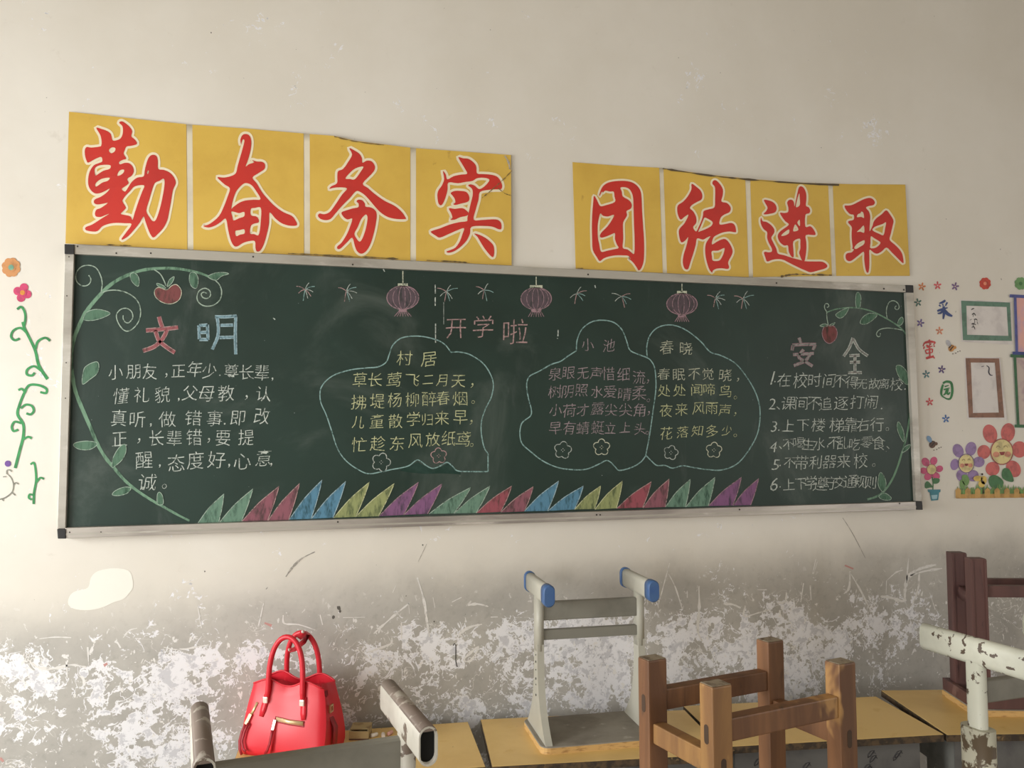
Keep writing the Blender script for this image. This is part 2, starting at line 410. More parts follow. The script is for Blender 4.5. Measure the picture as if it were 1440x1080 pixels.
f = Flat(-.0006); f.ribbon([(637,908),(639,905),(641,907),(641,930),(643,938)], 1.3); f.build('dark_chip', mat('rust_mark', (40, 38, 36), .7), WALL)
for a, c_ in (((146,936),(151,933)), ((372,876),(382,880)), ((0,1066),(5,1071)), ((1188,795),(1200,800))):
    f = Flat(-.0006); f.ribbon([a, c_], 3, jitter=.4); f.build('red_scuff', M_REDSCR, WALL)
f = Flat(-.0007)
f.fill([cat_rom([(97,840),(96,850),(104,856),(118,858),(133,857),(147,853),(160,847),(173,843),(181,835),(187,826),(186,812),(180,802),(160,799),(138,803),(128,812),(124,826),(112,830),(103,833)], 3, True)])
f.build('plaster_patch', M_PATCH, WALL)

# ------------------------------------------------------------------ chalkboard
YB, YFR = -.020, -.034                       # writing surface, frame front
board = thing('chalkboard', 'long dark green chalkboard in a pale metal frame covered with chalk writing and drawings', 'chalkboard', W(690, 735, 0))
BL = board.location.copy()
def local(o):                                 # children of an empty keep world-placed geometry
    o.matrix_parent_inverse = Matrix.Translation(-BL); return o
class BFlat(Flat):
    def build(s, name, mats, parent=board):
        o = Flat.build(s, name, mats, parent)
        if parent is board: local(o)
        return o
def qprism(mb, q, yf, yb, mi=0):
    mb.hexa([W(u, v, yf) for u, v in q], [Vector((W(u, v, yf).x, yb, W(u, v, yf).z)) for u, v in q], mi)
b = MB(); qprism(b, [(98,350),(1281,406),(1292,712),(86,750)], YB, -.001); local(b.build('writing_surface', M_BOARD, board))
for nm, q, yf, m in [('frame_rail', [(104,343.6),(1275,401.4),(1274,411),(104,357)], YFR, M_ALU), ('frame_rail', [(91,357),(104,357),(92,744),(80.3,744)], YFR, M_ALU),
                     ('frame_rail', [(1274.5,411),(1285,411),(1296.5,705),(1288,705)], YFR, M_ALU), ('chalk_tray', [(92,742.5),(1289,705.5),(1289,716.8),(92,757)], -.046, M_ALU2)]:
    b = MB(); qprism(b, q, yf, -.001); local(b.build(nm, m, board, bevel=.0015))
b = MB(); qprism(b, [(92,750.5),(1289,711.5),(1289,714),(92,753)], -.0475, -.045); local(b.build('tray_lip', M_ALU, board))
for q in ([(90.5,343),(104.5,343.5),(104.5,357.5),(90.5,357)], [(1274,400.5),(1284.5,401),(1285,411.5),(1274.5,411.2)], [(80,744),(92.5,744),(92.5,757.6),(81,757.6)], [(1288.5,705),(1297,705),(1298,717),(1289,717)]):
    b = MB(); qprism(b, q, -.049 if q[0][1] > 600 else -.037, -.001); local(b.build('corner_cap', M_BLACK, board, bevel=.002))
for px, py in [(109,346.5),(163.5,356),(212,356),(356,361),(496,372),(827,386),(1092,398),(1243,406),(1271,407.5)]:
    f = BFlat(YFR-.0006); f.disc(px, py, 1.3, n=8); f.build('screw', M_SCREW)
for px, py in [(98,748.5),(142,748.5),(475,734),(839,724),(844,724),(1040,716.5),(1265,708)]:
    f = BFlat(-.0466); f.disc(px, py, 1.2, n=8); f.build('screw', M_SCREW)
for px, py in [(97,361),(94,416),(93,510),(92,560)]:
    f = BFlat(YFR-.0006); f.disc(px, py, 1.0, n=8); f.build('screw', M_SCREW)

LINES = []
def T(z, size, color, items, **k):
    for it in items:
        pass
    LINES.append((z, size, color, items, k))
x5 = (80,340,6); x6 = (140,440,5.143); x7 = (80,580,4.235); xv = (430,460,5.143); xp = (720,440,4.695); xs = (890,390,3.857); xr = (1060,520,5.538); xk = (600,360,5.538)
T(x6, 21, 'white', [('小',115,430),('朋',245,425),('友',362,425),('，',482,452),('正',570,420),('年',690,405),('少',795,420),('.',870,450),('尊',955,420),('长',1065,430),('辈',1175,430),(',',1250,480)])
T(x6, 22, 'white', [('懂',155,600),('礼',305,592),('貌',455,590),(',',572,628),('父',655,580),('母',775,585),('教',915,580),('，',1062,612),('认',1185,585)])
T(x6, 22.5, 'white', [('真',140,760),('听',275,770),(',',370,812),('做',490,770),('错',680,760),('事',830,765),('.',905,802),('即',1000,760),('改',1175,745)])
T(x6, 22, 'white', [('正',145,912),('，',285,925),('长',410,905),('辈',540,905),('错',685,900),('，',790,922),('要',895,905),('提',1060,900)])
T(x7, 24, 'white', [('醒',520,285),(',',612,320),('态',712,300),('度',825,285),('好',950,282),(',',1025,318),('心',1105,290),('意',1232,270),(',',1276,312)])
T(x7, 24, 'white', [('诚',540,415),('。',640,440)])
T(xk, 30, 'pink', [('开',230,565),('学',440,550),('啦',692,590,36)])
T(xv, 22, 'yellow', [('村',712,225),('居',890,232)])
T(xv, 20.5, 'yellow', [('草',390,382),('长',503,380),('莺',638,380),('飞',768,385),('二',885,380,16),('月',985,385,18),('天',1105,392,19),('，',1203,422)])
T(xv, 20.5, 'yellow', [('拂',382,545),('堤',518,535),('杨',645,525),('柳',770,525),('醉',893,518),('春',995,512,19),('烟',1115,518),('。',1210,542,16)])
T(xv, 20.5, 'yellow', [('儿',380,688,17),('童',515,680),('散',650,680),('学',780,665),('归',880,668,17),('来',985,658),('早',1118,652),('，',1197,688)])
T(xv, 20.5, 'yellow', [('忙',385,850),('趁',520,842),('东',660,840),('风',795,822),('放',918,812),('纸',1035,805),('鸢',1140,808),('。',1200,852,16)])
T(xp, 17.5, 'lilac', [('小',500,210),('池',640,215)])
T(xp, 18.5, 'lilac', [('泉',285,402),('眼',375,395),('无',468,400,17),('声',555,398,17),('惜',635,400),('细',735,405),('流',838,425),('，',897,452)])
T(xp, 18.5, 'lilac', [('树',283,520),('阴',368,520),('照',460,510),('水',560,520,17),('爱',645,520),('晴',745,535),('柔',840,530,21),('。',900,577,14)])
T(xp, 18.5, 'lilac', [('小',290,643,17),('荷',378,645),('才',467,640,17),('露',565,632),('尖',655,640,18),('尖',750,640,18),('角',842,640),('，',903,662)])
T(xp, 18.5, 'lilac', [('早',288,760),('有',378,760),('蜻',468,760),('蜓',567,758),('立',650,760,16),('上',748,755,16),('头',845,765,17),('。',893,792,14)])
T(xs, 19, 'cream', [('春',185,380),('晓',288,385)])
T(xs, 17, 'cream', [('春',168,525),('眠',250,528),('不',332,525),('觉',408,525),('晓',503,530,18),('，',570,555)])
T(xs, 17, 'yellow', [('处',170,615),('处',253,612),('闻',347,610),('啼',413,608),('鸟',500,618,18),('。',556,652,13)])
T(xs, 17.5, 'yellow', [('夜',180,722),('来',265,715),('风',357,710),('雨',428,710),('声',498,720),('，',555,742)])
T(xs, 18, 'yellow', [('花',182,845),('落',270,840,16.5),('知',350,832,16),('多',430,835),('少',510,830,15),('。',555,857,13)])
T(xr, 19, 'white', [('1',148,62,26),('.',165,92),('在',238,80),('校',362,82,21),('时',475,80),('间',588,85),('不',675,90),('得',765,100,18),('无',845,112,15),('故',935,110,15),('离',1012,110,16),('校',1112,112,18),('.',1178,150)])
T(xr, 19, 'white', [('2',148,265,21),('、',190,298),('课',270,262,20),('间',372,260),('不',468,262),('追',558,265),('逐',682,262,20),('打',805,252,20),('闹',915,250,19),('.',995,302)])
T(xr, 18.5, 'white', [('3',158,440,21),('.',195,470),('上',268,435,17),('下',385,432,18),('楼',502,430,20),('梯',645,430,21),('靠',755,430,20),('右',850,428),('行',960,425),('。',1040,462,14)])
T(xr, 17.5, 'white', [('4',155,598,20),('、',207,605),('不',272,582,17),('喝',350,572),('生',425,578),('水',510,575,17),(',',575,600),('不',625,568,17),('乱',692,570,17),('吃',785,578,17),('零',880,566,18),('食',975,570,19),('、',1045,605)])
T(xr, 18.5, 'white', [('5',172,742,21),('.',205,745),('不',280,725,17),('带',370,725,20),('利',480,720),('器',590,718,20),('来',700,712),('校',832,708,20),('。',935,742,15)])
T(xr, 17, 'white', [('6',160,890,25),('.',205,912),('上',275,892),('下',370,888),('学',447,878,19),('遵',520,888,20),('守',602,880,19),('交',670,875,17),('通',752,870,19),('规',832,872,17),('则',908,878,17)])
load_glyphs(''.join(i[0] for L in LINES for i in L[3]))
for z, size, color, items, k in LINES:
    for it in items:
        ch, x, y = it[:3]; sz = it[3] if len(it) > 3 else size
        if ch in '，。、': sz = max(sz, 17)
        else: sz *= 1.07
        asc = ord(ch) < 128; fl = BFlat(YB-.0008)
        px, py = z[0]+x/z[2], z[1]+y/z[2]
        glyph(fl, ch, px, py, sz*random.uniform(.97, 1.06), sz*random.uniform(.97, 1.08), slant=random.uniform(.04, .14) + (.12 if asc else 0), rot=random.uniform(-.06, .01), wob=0 if ch in '，。、.,' else .5)
        fl.build('chalk_character', CH[color])

YC = YB-.0008
def strokes(name, color, lst, wd, z=None, smooth=True, jitter=.12, parent=board):
    f = BFlat(YC)
    for pts in lst:
        p = z(pts) if z else pts
        f.ribbon(cat_rom(p, 5) if smooth else p, wd, jitter=jitter)
    return f.build(name, CH[color] if isinstance(color, str) else color, parent)
Z5, Z6, Z7, ZV, ZP, ZS, ZR, ZK, ZT = Zm(80,340,6), Zm(140,440,5.143), Zm(80,580,4.235), Zm(430,460,5.143), Zm(720,440,4.695), Zm(890,390,3.857), Zm(1060,390,5.538), Zm(600,360,5.538), Zm(380,360,5.538)
# block headings: each character is shaded strokes inside a light outline
def block(fill, edge, lst, wd, z):
    f = BFlat(YC)
    for pts in lst: f.ribbon(cat_rom(z(pts), 5), wd+1.6, dy=0, mi=1)
    for pts in lst:
        q = cat_rom(z(pts), 5); f.ribbon(q, wd-.6, dy=-.0004, mi=0)
    f.build('chalk_heading', [fill, edge])
block(SH['redhead'], CH['pink'], [[(862,632),(874,680),(890,722)],[(752,748),(880,738),(1022,722)],[(830,745),(860,830),(920,885),(995,935)],[(930,745),(890,820),(820,885),(725,920)]], 4.6, Z5)
block(SH['bluehead'], CH['blue'], [[(835,28),(910,28),(992,22)],[(850,30),(858,90),(855,170),(815,265)],[(985,22),(982,150),(985,300)],[(875,90),(965,88)],[(868,178),(970,176)],[(718,90),(722,190)],[(780,85),(785,195)],[(720,92),(780,88)],[(722,142),(782,140)],[(722,192),(785,192)]], 3.0, Z6)
block(SH['grey'], CH['dimpink'], [[(352,470),(368,512)],[(300,528),(400,522),(485,522)],[(305,530),(298,570)],[(478,524),(462,566)],[(305,602),(380,598),(468,592)],[(388,562),(350,620),(400,655),(458,692)],[(440,600),(400,650),(312,688)]], 2.8, ZR)
block(SH['grey'], CH['white'], [[(772,470),(745,545),(700,615)],[(775,480),(820,560),(888,612)],[(745,610),(825,606)],[(748,662),(828,660)],[(735,742),(842,742)],[(788,608),(788,740)]], 2.6, ZR)
strokes('chalk_exclamation_mark', 'white', [[(1024,575),(1022,625)],[(1019,638),(1020,644)]], 1.7, ZK, False)
# speech-cloud outlines round the poems
strokes('poem_outline', 'cyan', [[(102,490),(110,440),(150,385),(220,340),(330,308),(440,295),(520,288),(580,255),(603,200),(630,130),(690,80),(780,65),(870,72),(960,98),(1010,130),(1050,182)],
    [(1050,182),(1110,180),(1190,200),(1280,260),(1335,340),(1357,420),(1340,510),(1300,590),(1272,680),(1270,770),(1290,870),(1318,915)],[(1318,915),(1318,1045)],
    [(1318,1045),(1200,1045),(1100,1040),(1060,1005),(1022,978),(980,1000),(920,1022),(870,1000),(830,970),(800,962),(750,1000),(690,1018),(620,1030),(540,1048),(450,1060),(370,1025),(290,965),(230,880),(190,760),(150,640),(110,550),(102,490)]], 1.6, ZV)
strokes('poem_outline', 'cyan', [ZP([(425,250),(430,180),(460,110),(520,62),(590,48),(670,62),(725,110),(755,180),(778,245),(830,272),(890,295)])+[(916,508),(921,519.6),(922.4,545.5),(918.5,576.7),(913.3,613),(908,640)],
    ZP([(885,940),(850,985),(790,1020),(710,1040),(680,1015),(650,985),(620,975),(570,1000),(490,1032),(400,1035),(300,1020),(200,975),(110,905),(65,860),(52,800),(60,740),(80,712),(122,680),(128,640),(110,570),(98,500),(100,450),(120,415),(180,385),(260,340),(320,320),(370,285),(425,250)])], 1.6)
strokes('poem_outline', 'cyan', [[(78,435),(75,380),(90,320),(130,275),(190,258),(250,268),(310,300),(370,350),(420,405),(480,425),(560,470),(630,560),(675,650),(690,740),(675,850),(620,950),(560,1015),(480,1045),(400,1042),(330,1032),(270,1022),(215,1035),(175,1020),(130,1020),(100,995),(70,965)]], 1.6, ZS)
f = BFlat(YC+.0003); f.fill([ZV([(680,1040),(700,1020),(760,1005),(810,975),(860,1005),(920,1030),(980,1010),(1030,985),(1070,1020),(1120,1045),(1120,1065),(980,1058),(860,1062),(760,1052)])]); f.build('chalk_shading', SH['smear'])

# grass blades along the tray
G1, G2 = Zm(260,640,4), Zm(600,640,2.88)
blades = [(G1,75,380,190,378,220,218,'green'),(G1,195,378,318,372,383,190,'green'),(G1,322,372,465,368,530,175,'pink'),(G1,468,368,583,364,645,160,'pink'),(G1,588,362,710,358,772,140,'blue'),(G1,712,358,833,352,905,148,'blue'),
 (G1,838,352,960,348,1038,152,'yellow'),(G1,960,348,1088,344,1178,160,'yellow'),(G1,1092,344,1230,336,1315,152,'purple'),(G1,1232,336,1365,330,1448,160,'purple'),
 (G2,10,238,110,236,180,130,'green'),(G2,112,236,200,234,257,125,'green'),(G2,202,234,300,230,345,125,'red'),(G2,300,232,395,228,432,128,'pink'),(G2,395,228,490,226,535,105,'blue'),(G2,492,226,598,220,635,125,'blue'),
 (G2,600,220,680,218,705,125,'yellow'),(G2,682,220,768,215,793,105,'yellow'),(G2,770,216,875,212,910,108,'red'),(G2,876,214,966,210,982,97,'pink'),(G2,968,210,1048,210,1068,98,'green'),(G2,1050,210,1140,206,1168,90,'green'),
 (G2,1142,206,1240,204,1275,90,'purple'),(G2,1242,204,1312,202,1345,95,'purple')]
for z, x0, y0, x1, y1, x2, y2, c_ in blades:
    (A, Bq, Tp) = z([(x0,y0),(x1,y1),(x2,y2)])
    up = (-2.0, -2.0); mid = ((A[0]+Tp[0])/2-2.2, (A[1]+Tp[1])/2-1.5); mid2 = ((Bq[0]+Tp[0])/2+.8, (Bq[1]+Tp[1])/2+.5)
    ed = cat_rom([A, mid, Tp], 4)[:-1]+cat_rom([Tp, mid2, Bq], 4)
    f = BFlat(YC); f.fill([ed], 0)
    f.ribbon(ed, 1.1, False, 1, dy=-.0004)
    f.build('chalk_grass_blade', [SH[c_], CH[{'pink':'pink','red':'pink','green':'green','blue':'blue','yellow':'yellow','purple':'dimpink'}[c_]]])

# lanterns
def lantern(cx, cy, rx, ry, top, capw, fr):
    f = BFlat(YC)
    f.disc(cx, cy, rx, ry, mi=0, n=28); f.ring(cx, cy, rx, ry, 1.2, 1, -.0004, n=30)
    for k in (-.62, -.25, .15, .5, .8): f.ring(cx, cy, abs(rx*k), ry*.98, .8, 1, -.0004, arc=(-PI/2, PI/2) if k > 0 else (PI/2, 3*PI/2))
    f.ribbon([(cx, top), (cx, cy-ry-2)], 1.5, mi=2, dy=-.0004)
    f.ribbon([(cx-capw, cy-ry-1.5), (cx+capw, cy-ry-1.5)], 4, mi=2, dy=-.0004)
    f.ribbon([(cx-capw*.8, cy+ry+1.5), (cx+capw*.8, cy+ry+1.5)], 4, mi=1, dy=-.0006)
    for k in range(7):
        a = (k-3)/3; f.ribbon([(cx+a*capw*.7, cy+ry+2), (cx+a*(capw+fr), cy+ry+10)], 1.0, mi=1, dy=-.0004)
    f.build('chalk_lantern', [SH['lantern'], CH['dimpink'], CH['cream']])
lantern(566.5, 418.5, 22.5, 16.5, 381, 7, 5); lantern(754, 420, 21.5, 15.5, 389, 9, 2); lantern(959, 427.5, 21.5, 15, 399, 7, 3)
def firework(cx, cy, rays):
    f = BFlat(YC)
    for k, (dx, dy_) in enumerate(rays):
        f.ribbon(cat_rom([(cx, cy), (cx+dx*.55, cy+dy_*.55-1.2), (cx+dx, cy+dy_)], 4), 1.0, mi=k % 3)
    f.build('chalk_firework', [CH['dimwhite'], CH['pink'], CH['cyan']])
star_rays = [(7,-11),(-14,-5),(16,-5),(15,4),(-11,7),(-3,16),(5,16),(9,12)]
for cx, cy, q in [(429,407,0),(487,409,1),(628,410,2),(681,408,3),(811,413,4),(874,417,5),(1006,419,6),(1045,420,7)]:
    rays = [(dx*random.uniform(.75, 1.0), dy_*random.uniform(.75, 1.0)) for i, (dx, dy_) in enumerate(star_rays) if (i+q) % 5 != 0 or q < 1]
    firework(cx, cy, rays)
def chalk_flower(cx, cy, r, color, rot):
    f = BFlat(YC); pts = []
    for k in range(60):
        a = 2*PI*k/60; rr = r*(.72+.30*abs(math.cos(2.5*a+rot))); pts.append((cx+rr*math.cos(a), cy+rr*math.sin(a)))
    f.ribbon(pts, 1.2, True, 0, jitter=.15)
    for k in range(4): f.disc(cx+math.cos(k*1.6)*2, cy+math.sin(k*1.6)*2, .7, n=6)
    f.build('chalk_flower', CH[color])
for cx, cy, r, c_, ro in [(536,650,13,'dimwhite',0),(617,641,11,'pink',1),(791.5,633,12,'dimwhite',.4),(846,629,11.5,'cream',.8),(943.5,636.5,10,'dimwhite',.2),(1004,633,11,'cream',.6)]:
    chalk_flower(cx, cy, r, c_, ro)

# vines
def leaf(pts, z, parent, edge='green', fillm=None):
    q = cat_rom(z(pts), 5, True); f = BFlat(YC-.0003); f.fill([q], 0); f.ribbon(q, .9, True, 1, dy=-.0004)
    o = f.build('chalk_leaf', [fillm or SH['leaf'], CH[edge]], parent); return o
stemL = Z5([(1330,320),(1250,280),(1150,250),(1000,225),(850,225),(720,240),(600,280),(500,330),(420,390),(370,440),(300,520),(240,600),(190,700),(150,800),(125,900),(118,1000),(125,1080)])+[(106,550)]+Z7([(165,10),(200,90),(240,185),(290,270),(340,330),(400,400),(470,460),(560,520),(640,565),(720,610),(790,645)])
f = BFlat(YC); f.ribbon(cat_rom(stemL, 4), 5.2, jitter=.1, taper=lambda t: .55+.5*math.sin(PI*t)+.0); vine = f.build('chalk_vine', [SH['gstem']])
vine['label'] = 'left vine curling round the heading'
def add(lst, wd, z, vn, color='green'):
    for p in lst:
        f = BFlat(YC-.0004); f.ribbon(cat_rom(z(p), 5), wd, jitter=.1); f.build('chalk_tendril', CH[color], vn)
add([[(1330,320),(1370,360),(1390,420),(1375,490),(1320,535),(1250,542),(1200,515),(1182,470),(1200,415),(1250,392),(1290,415),(1295,455),(1265,478),(1230,468),(1218,440),(1240,425),(1265,435)],
     [(370,440),(382,360),(370,290),(330,220),(265,198),(200,215),(162,270),(165,330),(205,368),(250,370),(280,345),(285,310),(268,282)],
     [(370,435),(430,412),(520,410),(610,440),(680,500),(706,580),(695,660),(650,725),(590,755),(540,720),(508,660),(505,610),(540,570),(590,562),(630,590),(640,640),(610,680),(580,680),(560,650),(560,620)],
     [(820,235),(870,270),(900,320),(920,370)]], 1.5, Z5, vine)
for p in ([(620,275),(650,262),(685,290),(695,340),(685,375),(655,360),(625,320)], [(1125,265),(1165,262),(1190,300),(1190,360),(1175,392),(1140,380),(1118,330)], [(1275,295),(1330,265),(1400,258),(1450,270),(1390,290),(1340,325)],
          [(225,640),(260,590),(330,570),(400,580),(450,605),(390,640),(310,662),(240,662)], [(225,1085),(260,1040),(335,1012),(355,1050),(340,1110),(280,1160),(215,1200)]): leaf(p, Z5, vine)
for p in ([(235,180),(180,170),(120,178),(98,195),(130,218),(190,222),(232,200)], [(328,325),(335,270),(370,210),(405,190),(412,230),(390,280),(345,320)], [(440,450),(400,445),(350,465),(330,490),(370,495),(420,480)], [(600,545),(598,490),(612,475),(630,500),(632,545)]): leaf(p, Z7, vine)
f = BFlat(YC-.0003); q = cat_rom(Z5([(925,405),(970,370),(1010,362),(1045,400),(1050,440),(1030,490),(980,520),(925,522),(870,500),(830,460),(825,410),(860,385)]), 5, True); f.fill([q], 0); f.ribbon(q, 1.0, True, 1, dy=-.0004); f.build('chalk_apple', [SH['apple'], CH['cream']])
for p in ([(920,390),(890,365),(845,350),(850,370),(890,388)], [(930,375),(950,320),(990,295),(975,340),(945,372)]): leaf(p, Z5, vine)
stemR = ZR([(570,272),(640,248),(740,236),(830,242),(920,265),(1010,308),(1090,355),(1160,410),(1205,480),(1215,560),(1212,650),(1205,740),(1205,830),(1215,920),(1222,1010)])+Zm(1060,520,5.538)([(1218,330),(1205,430),(1185,540),(1155,640),(1125,740),(1080,850),(1020,940),(960,985),(885,1010)])
f = BFlat(YC); f.ribbon(cat_rom(stemR, 4), 2.6, jitter=.1, taper=lambda t: .6+.5*t); vineR = f.build('chalk_vine', [SH['gstem']])
vineR['label'] = 'right vine beside the numbered rules'
add([[(570,270),(552,240),(555,210),(575,205),(585,225),(570,235)], [(568,272),(570,320),(580,370)], [(1040,325),(1032,260),(1050,200),(1085,182),(1120,200),(1132,235),(1115,252),(1098,238),(1110,222)],
     [(1160,412),(1110,402),(1040,395),(980,408),(955,440),(968,462),(985,455),(985,435)]], 1.2, ZR, vineR)
for p in ([(800,235),(792,180),(800,125),(820,120),(835,160),(830,215),(822,238)], [(740,238),(700,250),(655,275),(638,295),(670,318),(710,295)], [(960,290),(900,280),(850,310),(828,355),(870,365),(930,330)], [(1120,370),(1130,330),(1155,310),(1165,340),(1145,372)],
          [(1200,835),(1150,800),(1115,740),(1110,690),(1150,690),(1195,745)], [(515,378),(550,362),(580,375),(550,385)], [(590,372),(632,352),(620,370),(595,380)]): leaf(p, ZR, vineR)
ZQ = Zm(1060,520,5.538)
for p in ([(1165,560),(1130,500),(1115,440),(1128,405),(1160,460),(1172,520)], [(1155,645),(1175,600),(1220,582),(1205,615),(1170,640)], [(1005,950),(970,900),(972,830),(990,800),(1020,840),(1030,900)], [(975,985),(1020,960),(1070,995),(1055,1015),(1000,1010)]): leaf(p, ZQ, vineR)
f = BFlat(YC-.0003); q = cat_rom(ZR([(590,375),(630,385),(650,430),(635,485),(590,515),(550,490),(532,435),(550,385)]), 5, True); f.fill([q], 0); f.ribbon(q, 1.0, True, 1, dy=-.0004); f.build('chalk_apple', [SH['apple'], CH['dimpink']])
# tally-like vertical chalk strokes and drips
strokes('chalk_dash', 'white', [[(612,372),(612.5,380)],[(612,400.5),(612.2,413)],[(612,418),(612,430)],[(612.5,455),(612.5,482)],[(836.5,401),(837.5,405)],[(539,378.5),(541,382)],[(384,447),(387,449.5)]], 1.4, None, False)
strokes('chalk_dash', 'dimwhite', [[(624,425),(624,456)]], .7, None, False)

# ------------------------------------------------------------------ slogan banners above the board
CAL = []
def cal(x0, y0, s, parts): z = Zm(x0, y0, s); return [[z(l) for l in p] for p in parts]
C1 = cal(105,160,5.683,[[[(172,112),(215,122),(260,138),(290,165),(303,213),(345,208),(372,190),(385,150),(382,100),(355,72),(375,60),(405,75),(440,105),(460,140),(452,180),(480,205),(498,240),(455,255),(415,262),(400,290),(392,320),(412,358),(385,368),(355,385),(362,404),(400,392),(435,395),(462,420),(472,460),(455,495),(420,520),(432,552),(410,575),(375,600),(400,622),(420,600),(455,545),(500,510),(550,500),(560,450),(575,390),(595,345),(625,327),(655,340),(665,380),(668,440),(710,448),(760,470),(795,510),(808,555),(785,610),(770,700),(755,780),(740,850),(710,910),(665,960),(632,988),(612,975),(590,930),(565,860),(550,820),(520,870),(480,920),(430,975),(385,1005),(375,998),(410,950),(455,882),(400,875),(330,872),(270,880),(220,900),(185,935),(150,942),(90,930),(90,905),(140,885),(210,840),(275,800),(240,812),(205,825),(170,820),(162,795),(175,765),(210,752),(265,712),(230,718),(180,725),(155,712),(160,685),(210,662),(255,630),(280,598),(240,618),(200,635),(160,635),(125,605),(108,560),(110,500),(125,450),(155,410),(190,395),(220,380),(212,345),(165,360),(110,390),(95,375),(82,330),(82,285),(98,265),(130,270),(200,262),(213,250),(215,220),(205,170)],
 [(275,285),(300,268),(325,275),(320,300),(295,315),(278,305)],[(160,440),(190,415),(240,408),(285,412),(280,440),(230,455),(190,480),(165,492)],[(165,560),(195,530),(235,515),(280,512),(265,535),(220,550),(185,575),(168,582)],[(340,495),(350,465),(370,448),(395,448),(390,470),(365,490)],
 [(410,650),(440,620),(480,580),(555,572),(540,620),(510,700),(480,790),(462,848),(445,820),(400,808),(368,800),(385,780),(408,755),(402,735),(382,700),(388,680)],[(640,555),(680,535),(712,518),(718,560),(705,650),(680,760),(650,845),(625,858),(600,830),(572,775),(595,690),(615,620)],[(578,468),(588,452),(592,465),(583,482)]]])
C2 = cal(270,180,6,[[[(415,140),(408,100),(425,60),(455,50),(485,65),(500,110),(495,180),(475,260),(452,325),(480,305),(525,290),(505,270),(545,282),(590,285),(615,305),(612,345),(570,375),(510,418),(545,465),(590,540),(640,600),(700,660),(770,710),(840,740),(870,775),(887,812),(870,825),(810,822),(750,800),(700,760),(655,712),(650,800),(635,880),(610,970),(580,1030),(548,1042),(535,1010),(530,955),(480,955),(430,970),(380,1000),(350,990),(325,940),(305,860),(285,765),(240,795),(190,825),(140,840),(95,828),(130,818),(170,795),(230,740),(270,660),(300,580),(320,510),(280,480),(240,445),(215,415),(270,418),(330,405),(370,380),(385,320),(405,250),(425,180),(442,110),(430,95),(418,120)],
 [(332,680),(345,610),(370,540),(410,490),(450,465),(500,480),(540,530),(578,600),(520,605),(450,612),(400,630),(350,665)],[(332,705),(370,712),(400,718),(440,708),(440,745),(400,760),(350,780),(340,745)],[(497,682),(530,675),(572,668),(585,700),(580,780),(575,840),(560,905),(525,895),(490,890),(495,830),(520,808),(560,798),(562,770),(540,745),(497,735)],[(365,870),(400,862),(440,855),(442,890),(405,900),(372,912)]]])
C3 = cal(440,195,6.352,[[[(325,85),(370,105),(415,135),(438,175),(442,215),(480,197),(520,200),(550,235),(552,275),(520,320),(445,400),(490,440),(560,500),(640,555),(730,600),(790,650),(825,700),(825,718),(750,718),(670,700),(600,655),(540,590),(480,520),(430,480),(385,470),(330,530),(260,600),(200,670),(160,715),(120,728),(70,718),(45,690),(60,668),(100,675),(150,655),(200,590),(260,500),(305,445),(240,435),(180,440),(148,448),(165,425),(215,398),(218,340),(225,290),(270,270),(320,200),(350,140)],[(290,355),(330,305),(380,265),(450,248),(430,290),(375,362),(330,360)]],
 [[(255,660),(300,640),(360,622),(405,612),(408,580),(390,562),(405,545),(440,550),(465,580),(470,607),(520,615),(560,645),(570,690),(560,770),(540,860),(510,950),(470,1010),(430,1028),(395,1005),(375,960),(352,885),(310,920),(270,960),(240,985),(218,982),(220,960),(255,930),(300,860),(330,790),(352,715),(310,722),(275,700)],[(470,678),(488,700),(482,760),(465,830),(440,895),(418,920),(395,900),(370,850),(400,790),(430,720)]]])
C4 = cal(595,210,6.752,[[[(335,75),(380,85),(430,90),(480,125),(505,165),(512,228),(570,235),(640,240),(700,258),(735,300),(750,345),(740,378),(690,380),(620,385),(540,405),(525,480),(500,570),(480,668),(560,670),(640,665),(705,668),(740,700),(742,755),(715,758),(660,735),(580,728),(460,735),(445,800),(410,870),(350,930),(290,970),(240,982),(222,970),(260,955),(310,930),(350,870),(375,800),(388,748),(320,770),(240,805),(160,838),(120,820),(75,788),(90,772),(160,750),(250,715),(340,692),(415,682),(420,650),(435,590),(450,520),(470,440),(470,390),(455,365),(428,345),(450,332),(490,345),(520,372),(545,375),(590,345),(630,290),(580,270),(510,275),(470,300),(400,310),(330,322),(240,315),(232,380),(215,450),(190,510),(168,532),(145,510),(135,440),(145,390),(180,340),(200,280),(188,205),(215,240),(230,285),(290,255),(360,240),(418,232),(400,190),(365,130)]],
 [[(262,415),(300,395),(360,395),(410,405),(435,440),(438,480),(415,502),(360,515),(310,528),(285,520),(305,505),(300,470),(280,440)]],[[(245,560),(300,565),(370,558),(410,580),(430,605),(415,630),(350,645),(300,668),(258,668),(278,650),(268,610)]],[[(485,800),(530,810),(590,840),(640,880),(670,920),(675,980),(665,1022),(640,1010),(590,950),(545,880),(515,830)]]])
